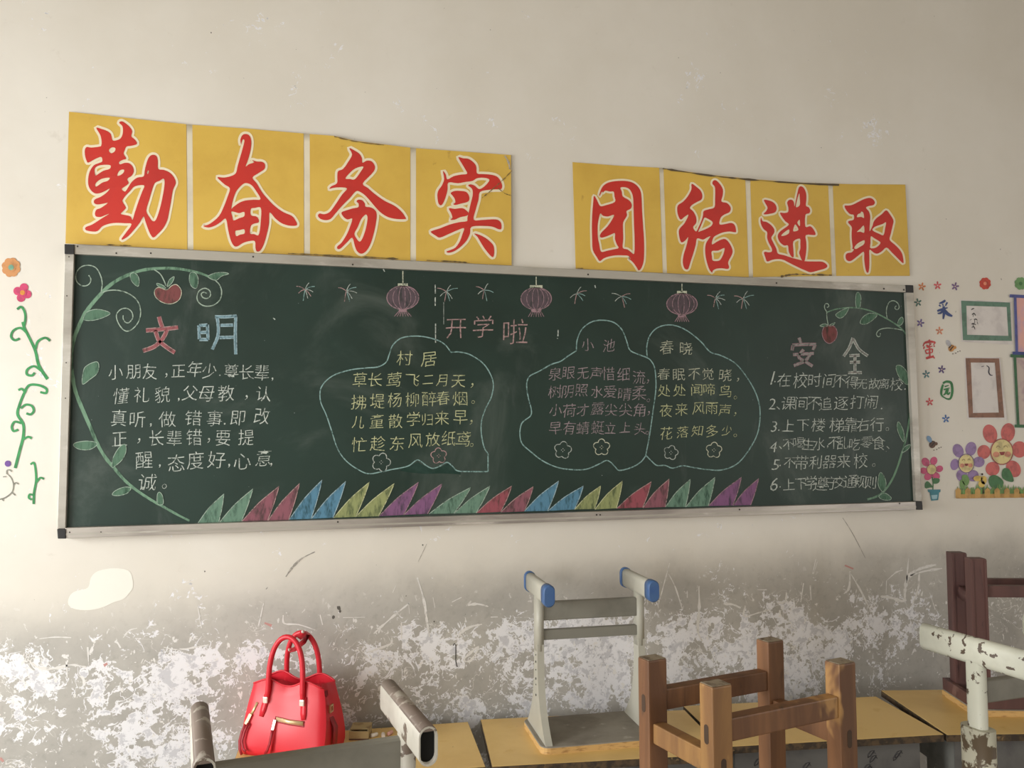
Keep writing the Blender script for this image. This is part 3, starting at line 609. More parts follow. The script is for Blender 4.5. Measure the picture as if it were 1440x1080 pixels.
C5 = cal(820,245,7.712,[[[(118,235),(150,280),(185,345),(250,335),(345,300),(340,240),(332,190),(290,188),(240,178),(215,200),(205,188),(175,240),(185,190),(215,130),(270,92),(350,75),(450,72),(530,88),(590,130),(625,190),(635,280),(640,400),(650,560),(660,700),(662,850),(655,950),(630,1020),(602,1042),(580,1010),(545,960),(495,912),(515,915),(490,885),(430,880),(350,880),(270,895),(220,915),(180,942),(150,900),(105,820),(98,700),(95,560),(100,420),(110,300)],
 [(188,425),(215,450),(270,458),(335,440),(310,500),(260,570),(200,630),(182,670),(200,688),(250,675),(300,655),(345,640),(345,700),(365,760),(385,800),(330,815),(260,830),(195,840),(175,760),(160,680),(158,560),(170,480)],[(405,145),(460,142),(505,165),(535,220),(545,290),(548,400),(552,550),(558,700),(555,858),(520,845),(480,815),(430,798),(435,700),(432,600),(435,520),(475,450),(470,400),(520,370),(525,320),(495,280),(430,240),(420,190)]]])
C6 = cal(940,245,7.446,[[[(243,100),(290,130),(335,170),(355,220),(345,265),(300,290),(250,320),(225,355),(260,390),(290,450),(290,510),(258,555),(290,600),(318,550),(348,480),(362,430),(370,385),(430,365),(482,345),(488,260),(490,180),(485,130),(460,100),(470,68),(500,65),(540,105),(570,160),(568,220),(555,285),(610,300),(645,335),(652,370),(635,400),(580,425),(545,460),(535,525),(600,520),(660,510),(695,535),(708,590),(700,608),(640,600),(570,610),(510,635),(470,665),(455,735),(510,705),(560,682),(600,682),(640,725),(670,790),(665,840),(625,920),(635,970),(620,992),(560,985),(500,990),(465,1010),(458,1030),(430,1000),(405,930),(388,850),(385,770),(400,710),(440,650),(400,665),(360,685),(300,672),(285,740),(260,830),(230,920),(210,985),(190,998),(165,980),(150,920),(160,840),(185,760),(208,660),(180,690),(140,715),(120,680),(108,600),(125,560),(170,510),(210,425),(170,445),(130,475),(105,440),(92,380),(100,325),(150,290),(200,235),(240,160)],
 [(378,455),(410,465),(462,500),(450,540),(400,570),(340,595),(312,602),(335,550),(362,485)],[(455,805),(520,800),(585,772),(580,820),(560,870),(530,905),(465,905),(455,860)]]])
C7 = cal(1060,250,7.713,[[[(110,240),(160,245),(210,265),(240,300),(248,340),(230,375),(180,390),(120,398),(108,388),(135,360),(150,325),(130,285)]],
 [[(80,432),(95,470),(140,480),(190,515),(222,560),(220,600),(190,650),(215,710),(245,770),(262,822),(330,840),(420,870),(500,890),(560,905),(640,908),(740,910),(785,935),(798,962),(770,985),(700,1005),(620,1025),(570,1010),(480,970),(380,920),(320,890),(260,882),(200,890),(145,908),(125,860),(110,815),(125,802),(160,808),(195,800),(195,765),(165,710),(145,650),(145,590),(110,560),(85,520),(72,470)]],
 [[(362,270),(385,240),(415,240),(435,265),(442,310),(458,240),(475,160),(490,105),(515,92),(545,115),(568,170),(570,240),(565,302),(595,320),(612,355),(600,385),(560,405),(560,530),(610,525),(645,555),(670,605),(655,622),(565,622),(570,700),(570,780),(560,860),(548,905),(520,890),(500,840),(492,810),(505,770),(505,720),(500,660),(430,690),(430,780),(432,860),(405,850),(380,800),(370,735),(330,735),(285,700),(262,650),(265,610),(300,570),(380,510),(345,475),(310,430),(285,380),(330,382),(372,370),(375,320)],
 [(457,318),(470,240),(492,168),(500,230),(498,298)],[(298,630),(320,600),(380,560),(382,600),(340,625)],[(428,580),(440,520),(455,508),(485,565)],[(472,488),(498,455),(500,525)]]])
C8 = cal(1175,265,8.304,[[[(110,200),(150,200),(200,190),(270,155),(340,122),(400,110),(440,130),(460,165),(440,195),(390,205),(355,225),(390,270),(405,330),(400,420),(398,500),(430,440),(445,390),(480,345),(540,300),(590,255),(630,295),(675,370),(668,430),(645,530),(632,600),(690,655),(745,710),(780,770),(795,860),(780,868),(730,820),(660,750),(595,690),(540,735),(485,762),(440,745),(397,715),(395,800),(395,900),(385,975),(365,980),(348,930),(335,830),(330,740),(270,780),(200,835),(160,850),(125,830),(118,780),(140,755),(190,745),(215,712),(195,705),(200,680),(190,600),(188,520),(190,455),(165,420),(148,400),(155,380),(210,365),(212,310),(170,300),(130,260),(108,220)],
 [(250,335),(262,300),(290,290),(300,270),(325,285),(332,345),(300,332)],[(248,508),(290,470),(330,432),(335,515),(290,505)],[(218,690),(260,640),(335,605),(332,650),(280,685),(238,708)],[(432,490),(450,455),(490,435),(550,415),(590,395),(580,460),(560,545),(510,530)],[(405,695),(408,640),(412,560),(450,580),(500,610),(525,635),(500,670),(460,695)]]])

def banner(label, top, bot, strips, chars, bulge, x_lr):
    bot = [(a, min(b_, 343.0+(a-104)*.04936)) for a, b_ in bot]     # the sheets end at the board's top rail
    tx, ty = zip(*top); bx, by = zip(*bot)
    mid = (top[0][0]+top[-1][0])/2
    def q(px, py):          # fraction down the sheet
        t0 = np.interp(px, tx, ty); t1 = np.interp(px, bx, by); return min(max((py-t0)/(t1-t0), 0), 1)
    def Y(px, py): return -.006 - bulge(px, q(px, py))
    c0 = W(mid, (ty[0]+by[0])/2, 0)
    root = thing('slogan_banner', label, 'banner', (c0.x, 0, W(mid, by[len(by)//2], 0).z))
    inv = Matrix.Translation(-Vector(root.location))
    def place(o): o.matrix_parent_inverse = inv; return o
    def xat(i_f, v):         # x along the sheet, leaning from top edge to bottom edge
        return x_lr[0][0]+(x_lr[0][1]-x_lr[0][0])*v + i_f*((x_lr[1][0]+(x_lr[1][1]-x_lr[1][0])*v)-(x_lr[0][0]+(x_lr[0][1]-x_lr[0][0])*v))
    def sheet(f0, f1, dy, name, m, parent, nu=20, nv=14, thick=0, vv=(0, 1)):
        mb = MB()
        for j in range(nv+1):
            v = vv[0]+(vv[1]-vv[0])*j/nv
            for i in range(nu+1):
                fx = f0(v)+(f1(v)-f0(v))*i/nu
                px = fx; t0 = np.interp(px, tx, ty); t1 = np.interp(px, bx, by); py = t0+(t1-t0)*v
                mb.v.append(tuple(W(px, py, Y(px, py)+dy)))
        n = nu+1
        for j in range(nv):
            for i in range(nu): mb.face([j*n+i, (j+1)*n+i, (j+1)*n+i+1, j*n+i+1], 0, True)
        if thick:
            k = len(mb.v); mb.v += [(x, y+thick, z) for x, y, z in mb.v[:k]]
            for j in range(nv):
                for i in range(nu): mb.face([k+j*n+i, k+j*n+i+1, k+(j+1)*n+i+1, k+(j+1)*n+i], 0, True)
            ring = [i for i in range(n)]+[j*n+nu for j in range(1, nv+1)]+[nv*n+i for i in range(nu-1, -1, -1)]+[j*n for j in range(nv-1, 0, -1)]
            for a, c_ in zip(ring, ring[1:]+ring[:1]): mb.face([a, c_, k+c_, k+a])
        return mb.build(name, m, parent, fix=False)
    L = lambda v: x_lr[0][0]+(x_lr[0][1]-x_lr[0][0])*v
    Rr = lambda v: x_lr[1][0]+(x_lr[1][1]-x_lr[1][0])*v
    place(sheet(L, Rr, 0, 'backing_sheet', M_STRIP, root, 90, 14, .0012))
    edges = [L]+[(lambda v, s=s, k=k: s[k][0]+(s[k][1]-s[k][0])*v) for s in strips for k in (0, 1)]+[Rr]
    for i, ch in enumerate(chars):
        p = place(sheet(edges[2*i], edges[2*i+1], -.0009, 'printed_panel', M_YEL, root))
        for loops in [None]:
            halo = Flat(lambda u, v: Y(u, v)-.0017); red = Flat(lambda u, v: Y(u, v)-.0025)
            for part in ch:
                sm = [cat_rom(l, 3, True) for l in part]
                for l in sm: halo.ribbon(l, 7.0 if x_lr[0][0] < 500 else 5.6, True)
                red.fill(sm)
            for fl in (red,):   # cut long triangles so the print follows the sheet
                me = bpy.data.meshes.new('t'); me.from_pydata(fl.mb.v, [], fl.mb.f); bm = bmesh.new(); bm.from_mesh(me)
                for _ in range(2):
                    ed = [e for e in bm.edges if e.calc_length() > .05]
                    if ed: bmesh.ops.subdivide_edges(bm, edges=ed, cuts=1); bmesh.ops.triangulate(bm, faces=bm.faces)
                bm.to_mesh(me); bm.free()
                vs = []
                for vtx in me.vertices: vs.append(tuple(vtx.co))
                fl.mb.v = vs; fl.mb.f = [list(p_.vertices) for p_ in me.polygons]; fl.mb.mi = [0]*len(fl.mb.f); fl.mb.sm = [False]*len(fl.mb.f)
                bpy.data.meshes.remove(me)
            h = halo.build('character_outline', M_HALO, p); r = red.build('printed_character', M_RED, p)
    return root, Y, place
# the sheets hang slack: the top edge stands off the wall
b1 = lambda px, v: .010*math.exp(-((px-520)/90)**2)*(1-v)**2 + .006*v*(1-v)*4*.5 + .004*math.sin(px*.03)*v*(1-v) 
b2 = lambda px, v: .022*math.exp(-((px-1060)/110)**2)*(1-v)**2 + .003*math.sin(px*.03)*v*(1-v) 
ban1, YB1, pl1 = banner('left yellow banner with four red brush characters in white outlines, scuffed top right corner', [(97,157),(180,166),(265,175),(350,181),(430,188),(470,191),(500,198),(580,208),(650,213),(719,218)],
       [(92,343),(200,350),(300,356),(430,360),(475,363),(550,368),(640,372),(720,378)], [((262,263.5),(270.5,272)),((427,427.5),(435.5,436)),((577,577),(585,585))], [C1, C2, C3, C4], b1, ((97,92),(718.5,719.5)))
ban2, YB2, pl2 = banner('right yellow banner with four red brush characters, top edge curling off the wall', [(805,228),(870,233),(930,236),(1000,246),(1060,252),(1130,257),(1200,259),(1273,259.5)],
       [(809,380),(870,384),(930,386),(1050,390),(1100,389),(1170,388),(1279,388)], [((927,932),(933,938)),((1048,1053),(1055,1059)),((1164.5,1170),(1171,1176))], [C5, C6, C7, C8], b2, ((805,809.5),(1273,1279.5)))
def edge_stroke(pts, wd, Yf, par, pl, m=M_GRIME):
    f = Flat(lambda u, v: Yf(u, v)-.0032); f.ribbon(cat_rom(pts, 8), wd, jitter=.8); pl(f.build('edge_mark', m, par))
edge_stroke([(405,356.5),(440,358),(475,360),(520,362),(560,364)], 2.0, YB1, ban1, pl1); edge_stroke([(150,344),(170,345),(185,345.5)], 1.2, YB1, ban1, pl1); edge_stroke([(600,366),(640,368),(660,369.5)], 1.4, YB1, ban1, pl1)
edge_stroke([(470,192),(500,199),(540,204)], 1.4, YB1, ban1, pl1); edge_stroke([(710,219),(715,228),(717,238)], 2.4, YB1, ban1, pl1, M_SCUFF); edge_stroke([(720,240),(705,255),(688,270),(678,278)], .9, YB1, ban1, pl1); edge_stroke([(700,264),(710,272),(719,275)], .8, YB1, ban1, pl1)
edge_stroke([(1098,389),(1115,386),(1140,386),(1170,387)], 2.0, YB2, ban2, pl2); edge_stroke([(932,237),(1000,247),(1060,253),(1130,258),(1180,260)], 1.8, YB2, ban2, pl2, mat('dark_edge', (92, 80, 62), .9)); edge_stroke([(810,377),(820,377.5)], 1.5, YB2, ban2, pl2)  # long stroke: dark line along the banner's top edge; short strokes are grime
# ------------------------------------------------------------------ stickers and paper pinned on the wall
def stick(name, label, cat, cx, cy, group=None):
    p = W(cx, cy, 0); r = thing(name, label, cat, (p.x, 0, p.z), 0, group)
    inv = Matrix.Translation(-Vector(r.location))
    return r, inv
def pc(root, inv, name, m, fn, dy=-.0012):
    f = Flat(dy); fn(f); o = f.build(name, m, root); o.matrix_parent_inverse = inv; return o
_vin = {}
def vinyl(col, rough=.5):
    if col not in _vin: _vin[col] = mat('sticker_%02d%02d%02d' % tuple(c//3 for c in col), col, rough, layers=[(tuple(int(c*.86) for c in col), 30, 3, .45, .65)], coord='pos')
    return _vin[col]
R1, R2 = (1270, 370, 6.353), (1270, 530, 5.684)
def at(z, x, y): return z[0]+x/z[2], z[1]+y/z[2]
stars = [(R1,168,210,(214,134,84),'orange star sticker nearest the top right corner of the chalkboard'),(R1,308,200,(214,92,98),'pink star sticker, middle of the top row of three stars'),(R1,465,208,(118,92,138),'purple star sticker, right end of the top row of three stars'),
 (R1,132,352,(84,122,112),'green star sticker left of the blue wall character'),(R1,155,535,(108,92,152),'purple star sticker above the red wall character'),(R1,325,605,(222,146,110),'orange star sticker below the blue wall character'),
 (R1,345,950,(92,72,128),'dark purple star sticker below right of the red wall character'),(R1,207,993,(82,128,134),'teal star sticker below the red wall character'),(R2,212,200,(214,84,90),'red star sticker left of the green wall character'),(R2,342,335,(70,116,178),'blue star sticker below the green wall character')]
for z, x, y, col, lab in stars:
    cx, cy = at(z, x, y); f = Flat(-.0012); rot = random.uniform(-.3, .3)
    pts = []
    for k in range(5):
        a = 2*PI*k/5+rot
        for da, rr in ((-.62, 1.9), (-.24, 5.2), (0, 6.2), (.24, 5.2)): pts.append((cx+rr*.93*math.sin(a+da), cy-rr*math.cos(a+da)))
    f.fill([pts]); f.disc(cx, cy, 1.1, mi=1, dy=-.0005, n=8)
    o = f.build('star_sticker', [vinyl(col), vinyl((226,200,190))]); tag(o, lab, 'sticker', 'star stickers right of the chalkboard')
# characters on the wall
def wall_char(ch, cx, cy, sx, sy, col, label, fat=0):
    f = Flat(-.0012); random.seed(ord(ch))
    for dx, dy_ in ((0,0),(.5,0),(-.5,0),(0,.5),(0,-.5)): glyph(f, ch, cx+dx*fat, cy+dy_*fat, sx, sy, slant=.03, dy=-.0001*(dx+1)-.00005*dy_, wob=0)
    tag(f.build('character_sticker', vinyl(col)), label, 'sticker', 'character stickers right of the chalkboard')
zc = Zm(*R1); tp = lambda t: .5+.8*math.sin(PI*min(.95, .2+t*.8))
def brush(lst, col, label, z):
    f = Flat(-.0012)
    for k, (pts, wd) in enumerate(lst): f.ribbon(cat_rom(z(pts), 6), wd, taper=tp, dy=-.00004*k)
    tag(f.build('character_sticker', vinyl(col)), label, 'sticker', 'character stickers right of the chalkboard')
brush([([(378,332),(352,350),(322,360)],2.6),([(322,372),(335,388)],2.6),([(352,365),(360,382)],2.2),([(395,350),(378,382)],2.6),([(305,428),(345,414),(398,398)],2.6),([(362,385),(366,440),(358,500)],3.2),([(355,425),(335,445),(308,450)],2.4),([(368,420),(400,455),(440,474)],3.8)], (58,78,134), 'blue brush character sticker, top of three beside the board', zc)
brush([([(232,684),(238,700)],3),([(192,712),(240,702),(288,706)],2.8),([(192,712),(178,742)],2.4),([(288,706),(272,730)],2.2),([(212,728),(222,748),(262,742)],1.9),([(252,718),(215,756)],1.8),([(236,716),(242,728)],1.8),([(190,745),(184,768)],2.2),([(275,735),(282,748)],2),
       ([(200,778),(262,766)],2.2),([(200,778),(208,810)],2.0),([(262,766),(262,798)],2.2),([(208,808),(262,798)],2.0),([(236,755),(240,840)],2.6),([(205,852),(240,840),(272,838)],2.8),([(262,826),(282,852)],2.4)], (204,62,62), 'red brush character sticker, middle of three beside the board', zc)
brush([([(320,60),(308,100),(306,140),(325,165)],2.6),([(318,52),(345,38),(380,45),(392,80),(392,130),(378,172),(352,176),(322,160)],2.8),([(332,78),(365,68)],2.2),([(325,102),(372,88)],2.2),([(348,100),(340,130),(322,146)],2.2),([(360,96),(352,125),(362,138),(376,122)],2.4)], (44,124,66), 'green brush character sticker, lowest of three beside the board', Zm(*R2))
random.seed(5)
# blossoms
def blossom(x, y, r, n, col, core, label, name='flower_sticker', square=False):
    root, inv = stick(name, label, 'sticker', x, y)
    def pet(f):
        for k in range(n):
            a = 2*PI*k/n+.3; f.disc(x+.62*r*math.cos(a), y+.66*r*math.sin(a), r*(.42 if n > 5 else .52), dy=-.00008*k, n=14)
        f.disc(x, y, r*.5, dy=-.0009)
    pc(root, inv, 'petals', vinyl(col), pet)
    pc(root, inv, 'flower_centre', vinyl(core), lambda f: f.disc(x, y, r*.3, dy=-.0014))
    return root
blossom(*at(R1,733,182), 8, 8, (204,74,60), (240,150,120), 'small red round flower sticker above the green framed sheet')
blossom(*at(R1,1050,182), 8.5, 8, (118,164,108), (66,120,70), 'small green round flower sticker above the blue framed poster')
blossom(15.5, 376, 13, 8, (206,146,92), (124,176,150), 'orange flower sticker at the far left of the wall, topmost')
rt = blossom(31.5, 411.5, 11.5, 4, (206,66,112), (226,150,60), 'pink flower sticker above the green vine left of the board')
# vines at the left
ZL = Zm(0, 350, 2.92)
def vine_sticker(label, main, curls, col, wd=4.2, curlw=3.2):
    x, y = ZL([main[0]])[0]; root, inv = stick('vine_sticker', label, 'sticker', x, y)
    pc(root, inv, 'stem', vinyl(col), lambda f: f.ribbon(cat_rom(ZL(main), 6), wd, taper=lambda t: 1.05-.25*t))
    for c_ in curls: pc(root, inv, 'tendril', vinyl(col), lambda f: f.ribbon(cat_rom(ZL(c_), 6), curlw, dy=-.0005))
GRN = (52,146,82)
vine_sticker('green curly vine sticker left of the board, uppermost, below the pink flower', [(195,535),(160,480),(145,420),(125,375),(100,325),(92,300)], [[(98,320),(104,280),(98,252),(85,238),(70,248)],[(112,348),(85,325),(55,335),(45,360),(60,375),(80,368)],[(145,412),(155,380),(185,365),(205,378)],[(168,500),(140,482),(112,495),(110,515),(130,520),(142,508)]], GRN)
vine_sticker('green curly vine sticker left of the board, the tall middle one', [(62,900),(80,830),(95,770),(95,720),(72,680),(80,640),(100,590),(120,560),(160,560),(190,575),(188,592),(165,588)], [[(85,655),(105,640),(130,645),(138,665),(125,680),(108,675)],[(88,716),(60,710),(48,730),(55,748),(74,742)],[(95,782),(115,772),(130,778)],[(104,592),(90,575),(75,580)]], GRN, 4)
vine_sticker('short green vine sticker, lowest and nearest the board on the left', [(138,1048),(140,1000),(148,950),(145,900),(138,878),(125,885)], [[(148,960),(165,940),(180,945)],[(139,1012),(122,1008),(118,1022),(130,1030)]], GRN, 3.4, 2.8)
vine_sticker('thin grey branch sticker at the bottom left edge of the photo', [(-10,1030),(20,1022),(48,1000),(55,970),(45,940),(25,920)], [[(28,925),(28,910),(40,908),(48,915)],[(54,970),(65,960),(75,966)],[(48,1000),(62,1012)],[(25,935),(12,936)],[(5,1024),(15,1035)]], (140,142,130), 1.8, 1.6)
f = Flat(-.0012); f.disc(11, 652, 4.4); tag(f.build('dot_sticker', vinyl((110,72,150))), 'small round purple dot sticker left of the board', 'sticker')

# framed sheets
M_PAPER = mat('white_paper', (224, 219, 216), .7, layers=[((208, 202, 200), 12, 4, .45, .65)], bump=(14, .25, .004), coord='pos')
def quad_frame(f, o, i, dy=0):
    for k in range(4):
        j = (k+1) % 4; b0 = len(f.mb.v); f.mb.v += [tuple(f.pt(p, dy)) for p in (o[k], o[j], i[j], i[k])]; f.mb.face([b0, b0+1, b0+2, b0+3])
def framed(name, label, paper, outer, inner, col, marks, mcol=(60,56,58), mw=1.4):
    cx = sum(p[0] for p in paper)/4; root, inv = stick(name, label, 'paper sheet', cx, max(p[1] for p in paper))
    b = MB(); b.hexa([W(u, v, -.0035) for u, v in paper], [W(u, v, -.0006) for u, v in paper]); o = b.build('paper', M_PAPER, root); o.matrix_parent_inverse = inv
    pc(root, inv, 'painted_border', vinyl(col), lambda f: quad_frame(f, outer, inner), -.0042)
    if marks: pc(root, inv, 'ink_writing', vinyl(mcol), lambda f: [f.ribbon(cat_rom(m_, 3), mw, taper=lambda t: .5+.6*math.sin(PI*t)) for m_ in marks], -.0042)
    return root, inv
z1 = Zm(*R1); z2 = Zm(*R2)
mk = [z1(p) for p in ([(608,418),(622,408),(636,405)],[(615,462),(632,448),(650,470)],[(628,450),(626,480)],[(598,510),(612,500)],[(632,505),(650,500),(664,512)],[(640,500),(640,535)],[(610,545),(628,540),(650,552)],[(622,535),(628,565)],[(612,575),(632,568),(642,592)],[(660,520),(668,545)])]
framed('writing_sheet', 'white sheet with a green painted border and black brush writing', z1([(505,325),(965,345),(978,728),(520,702)]), z1([(518,335),(955,352),(972,695),(535,688)]), z1([(565,380),(925,392),(940,650),(572,640)]), (98,134,116), mk)
framed('writing_sheet', 'upright white sheet with a brown painted border below the green bordered one', z1([(548,838),(866,842)])+z2([(832,342),(512,334)]), [(1357.8,503.5),(1405,504),(1412.2,587.2),(1362.4,587.2)], [(1365.2,509.8),(1399,510),(1404.6,580.1),(1368.2,580.7)], (140,100,80),
       [z1([(745,915),(768,935),(765,975),(780,1000),(800,1002)]), z1([(700,925),(722,920)])], (62,60,74), 1.8)
# the two posters cut by the right edge of the photo
def poster(name, label, q, col, topbar, inner, botcol=None):
    cx = (q[0][0]+q[1][0])/2; root, inv = stick(name, label, 'poster', cx, q[2][1])
    b = MB(); b.hexa([W(u, v, -.003) for u, v in q], [W(u, v, -.0006) for u, v in q]); o = b.build('paper', inner, root); o.matrix_parent_inverse = inv
    pc(root, inv, 'scroll_bar', vinyl(col), lambda f: f.ribbon(topbar[0], 4.4), -.005)
    pc(root, inv, 'side_band', vinyl(col), lambda f: f.ribbon([q[0], q[3]], 3.8), -.0045)
    pc(root, inv, 'side_band', vinyl(col), lambda f: f.ribbon([q[1], q[2]], 3.8), -.0045)
    pc(root, inv, 'scroll_bar', vinyl(botcol or col), lambda f: f.ribbon(topbar[1], 4.2), -.0055)
M_PINKP = mat('pink_poster_print', (228, 176, 168), .6, layers=[((206, 170, 190), 9, 3, .45, .6), ((236, 214, 200), 7, 3, .55, .7)], coord='pos')
M_PALEP = mat('pale_poster_print', (200, 184, 176), .6, layers=[((176, 150, 158), 9, 3, .5, .65)], coord='pos')
poster('scroll_poster', 'pink poster with blue scroll bars cut by the right edge of the photo', [(1427.5,417),(1512,421),(1515,498),(1430,496.5)], (84,92,158), ([(1420,416),(1518,421)],[(1424,496.5),(1520,499)]), M_PINKP, (56,72,140))
poster('scroll_poster', 'pale poster with green scroll bars below the pink one at the right edge', [(1427,500.5),(1512,504),(1519,601),(1432,599)], (50,104,66), ([(1421,500.2),(1520,504)],[(1427,599),(1528,602)]), M_PALEP)
# bees
def bee(x, y, s, label, body, wing):
    root, inv = stick('bee_sticker', label, 'sticker', x, y)
    pc(root, inv, 'body', vinyl(body), lambda f: (f.disc(x, y, 4.6*s, 5.4*s, .5), f.disc(x+5*s, y-1, 2.4*s, dy=-.0003)))
    pc(root, inv, 'stripe', vinyl((50,36,30)), lambda f: (f.ribbon([(x-2*s, y+3*s), (x+3*s, y-3*s)], 1.6*s, dy=-.0005), f.ribbon([(x-4*s, y), (x, y-5*s)], 1.4*s, dy=-.0005)))
    pc(root, inv, 'wing', vinyl(wing), lambda f: f.disc(x-4.5*s, y-7.5*s, 3.2*s, 5.2*s, -.5, dy=-.0007))
    pc(root, inv, 'trail_dot', vinyl((66,46,36)), lambda f: [f.disc(x+q_[0], y+q_[1], .8, n=8) for q_ in ((2,8),(6,7),(9,5),(12,4))])
bee(*at(R2,235,540), 1.0, 'brown bee sticker with a blue wing above the potted flower', (104,72,52), (124,160,196))
bee(*at(R1,432,760), .95, 'small orange bee sticker between the red character and the framed sheets', (208,150,82), (190,190,196))
# smiling flowers and the flowerpot
def smiley(name, label, cx, cy, rx, ry, petals, pcol, mouth, extra=None):
    root, inv = stick(name, label, 'sticker', cx, cy+ry)
    for k, (x, y, a, b_, ro) in enumerate(petals): pc(root, inv, 'petal', vinyl(pcol), lambda f: f.disc(x, y, a, b_, ro, dy=-.0001*k, n=26))
    pc(root, inv, 'face', vinyl((224,208,148)), lambda f: (f.disc(cx, cy, rx, ry, dy=-.0014, n=28),))
    pc(root, inv, 'face_outline', vinyl(tuple(int(c*.8) for c in pcol)), lambda f: f.ring(cx, cy, rx, ry, rx*.1, dy=-.0016))
    if mouth:
        pc(root, inv, 'cheek', vinyl((216,146,118)), lambda f: f.disc(cx-rx*.52, cy+ry*.22, rx*.3, ry*.22, dy=-.0018)); pc(root, inv, 'cheek', vinyl((216,146,118)), lambda f: f.disc(cx+rx*.52, cy+ry*.2, rx*.3, ry*.22, dy=-.0018))
        pc(root, inv, 'mouth', vinyl((142,50,50)), lambda f: f.fill([[(cx-rx*.25, cy+ry*.02), (cx+rx*.28, cy+ry*.0), (cx+rx*.16, cy+ry*.26), (cx-rx*.1, cy+ry*.28)]], dy=-.002))
        pc(root, inv, 'eye', vinyl((150,124,84)), lambda f: f.ring(cx-rx*.34, cy-ry*.3, rx*.16, ry*.14, .8, dy=-.002, arc=(PI, 2*PI))); pc(root, inv, 'eye', vinyl((150,124,84)), lambda f: f.ring(cx+rx*.34, cy-ry*.32, rx*.16, ry*.14, .8, dy=-.002, arc=(PI, 2*PI)))
    return root, inv
def P2(lst): return [at(R2, p[0], p[1])+(p[2]/R2[2], p[3]/R2[2], p[4]) for p in lst]
GL1, GL2 = (66,118,72), (112,150,84)
cx, cy = at(R2, 228, 740)
r_, i_ = smiley('potted_flower_sticker', 'pink flower sticker in a small teal pot beside the board corner', cx, cy, 6.8, 7.2, P2([(180,680,30,36,-.6),(245,672,28,34,.3),(290,735,26,30,1.2),(262,790,28,34,2.2),(200,795,28,34,-2.4),(165,750,26,30,-1.4)]), (208,88,130), False)
pc(r_, i_, 'stem', vinyl(GL1), lambda f: f.ribbon(z2([(232,800),(240,850),(238,905)]), 1.6, dy=-.0002), -.0008)
for p in ([(238,880),(200,835),(175,850),(178,890),(215,885)], [(236,845),(245,810),(290,815),(285,845),(255,855)]): pc(r_, i_, 'leaf', vinyl(GL1), lambda f: f.fill([cat_rom(z2(p), 4, True)], dy=-.0004))
pc(r_, i_, 'pot', vinyl((60,134,150)), lambda f: f.fill([z2([(195,900),(300,900),(298,920),(288,925),(280,985),(225,990),(212,925),(200,920)])], dy=-.0006))
pc(r_, i_, 'pot_window', vinyl((160,200,212)), lambda f: f.fill([z2([(225,945),(275,942),(270,975),(232,977)])], dy=-.001))
cx, cy = at(R2, 505, 692)
r_, i_ = smiley('smiling_flower_sticker', 'purple flower sticker with a smiling yellow face', cx, cy, 11, 13.2, P2([(440,590,42,56,-.4),(542,575,44,56,.2),(412,700,34,46,.2),(605,680,46,42,0),(560,790,44,46,.6),(470,790,44,50,-.4)]), (150,124,172), True)
for p in ([(480,850),(470,790),(510,785),(530,830),(510,870)],[(455,880),(460,820),(490,850),(495,895)]): pc(r_, i_, 'leaf', vinyl(GL2), lambda f: f.fill([cat_rom(z2(p), 4, True)], dy=-.0019))
cx, cy = at(R2, 790, 598)
r_, i_ = smiley('smiling_flower_sticker', 'large coral red flower sticker with a smiling yellow face', cx, cy, 15.6, 18, P2([(695,455,56,76,-.3),(838,445,56,76,.15),(645,600,52,56,0),(930,580,60,66,0),(715,735,56,56,.5),(882,735,56,70,-.5)]), (206,104,100), True)
for p in ([(690,860),(690,800),(740,785),(800,830),(790,880),(730,895)],[(790,800),(800,735),(850,740),(885,830),(840,835)]): pc(r_, i_, 'leaf', vinyl(GL1), lambda f: f.fill([cat_rom(z2(p), 4, True)], dy=-.0019))
x0, y0 = at(R2, 690, 970)
r_, i_ = stick('fence_sticker', 'low brown fence sticker with grass under the smiling flowers', 'sticker', x0, y0)
pc(r_, i_, 'grass', vinyl((110,150,78)), lambda f: [f.fill([z2([(x-26, 945), (x-18+random.uniform(-8,8), 865+random.uniform(-15,15)), (x, 905), (x+14, 860+random.uniform(-10,20)), (x+26, 945)])], dy=-.0001*(x % 3)) for x in range(450, 1240, 42)], -.0034)
pc(r_, i_, 'rail', vinyl((190,146,76)), lambda f: f.fill([z2([(425,938),(1240,930),(1240,962),(425,972)])], dy=-.0004), -.0036)
for x in range(440, 1240, 78):
    pc(r_, i_, 'picket', vinyl((200,158,88)), lambda f: f.fill([z2([(x-20,968),(x-22,905),(x,885),(x+22,905),(x+20,966)])], dy=-.0008), -.0036)
x0, y0 = at(R2, 625, 860)
r_, i_ = stick('butterfly_sticker', 'yellow butterfly sticker above the fence between the smiling flowers', 'sticker', x0, y0)
pc(r_, i_, 'wing', vinyl((224,192,96)), lambda f: (f.disc(*at(R2, 598,812), 6.5, 4), f.disc(*at(R2, 645,825), 4.2, 6), f.disc(*at(R2, 628,855), 4.6, 5)), -.0052)
pc(r_, i_, 'spot', vinyl((70,52,40)), lambda f: (f.disc(*at(R2, 632,778), 1.6, n=8), f.disc(*at(R2, 633,832), 1.4, n=8), f.ribbon([at(R2, 640,880), at(R2, 645,930)], 1.4)), -.0058)

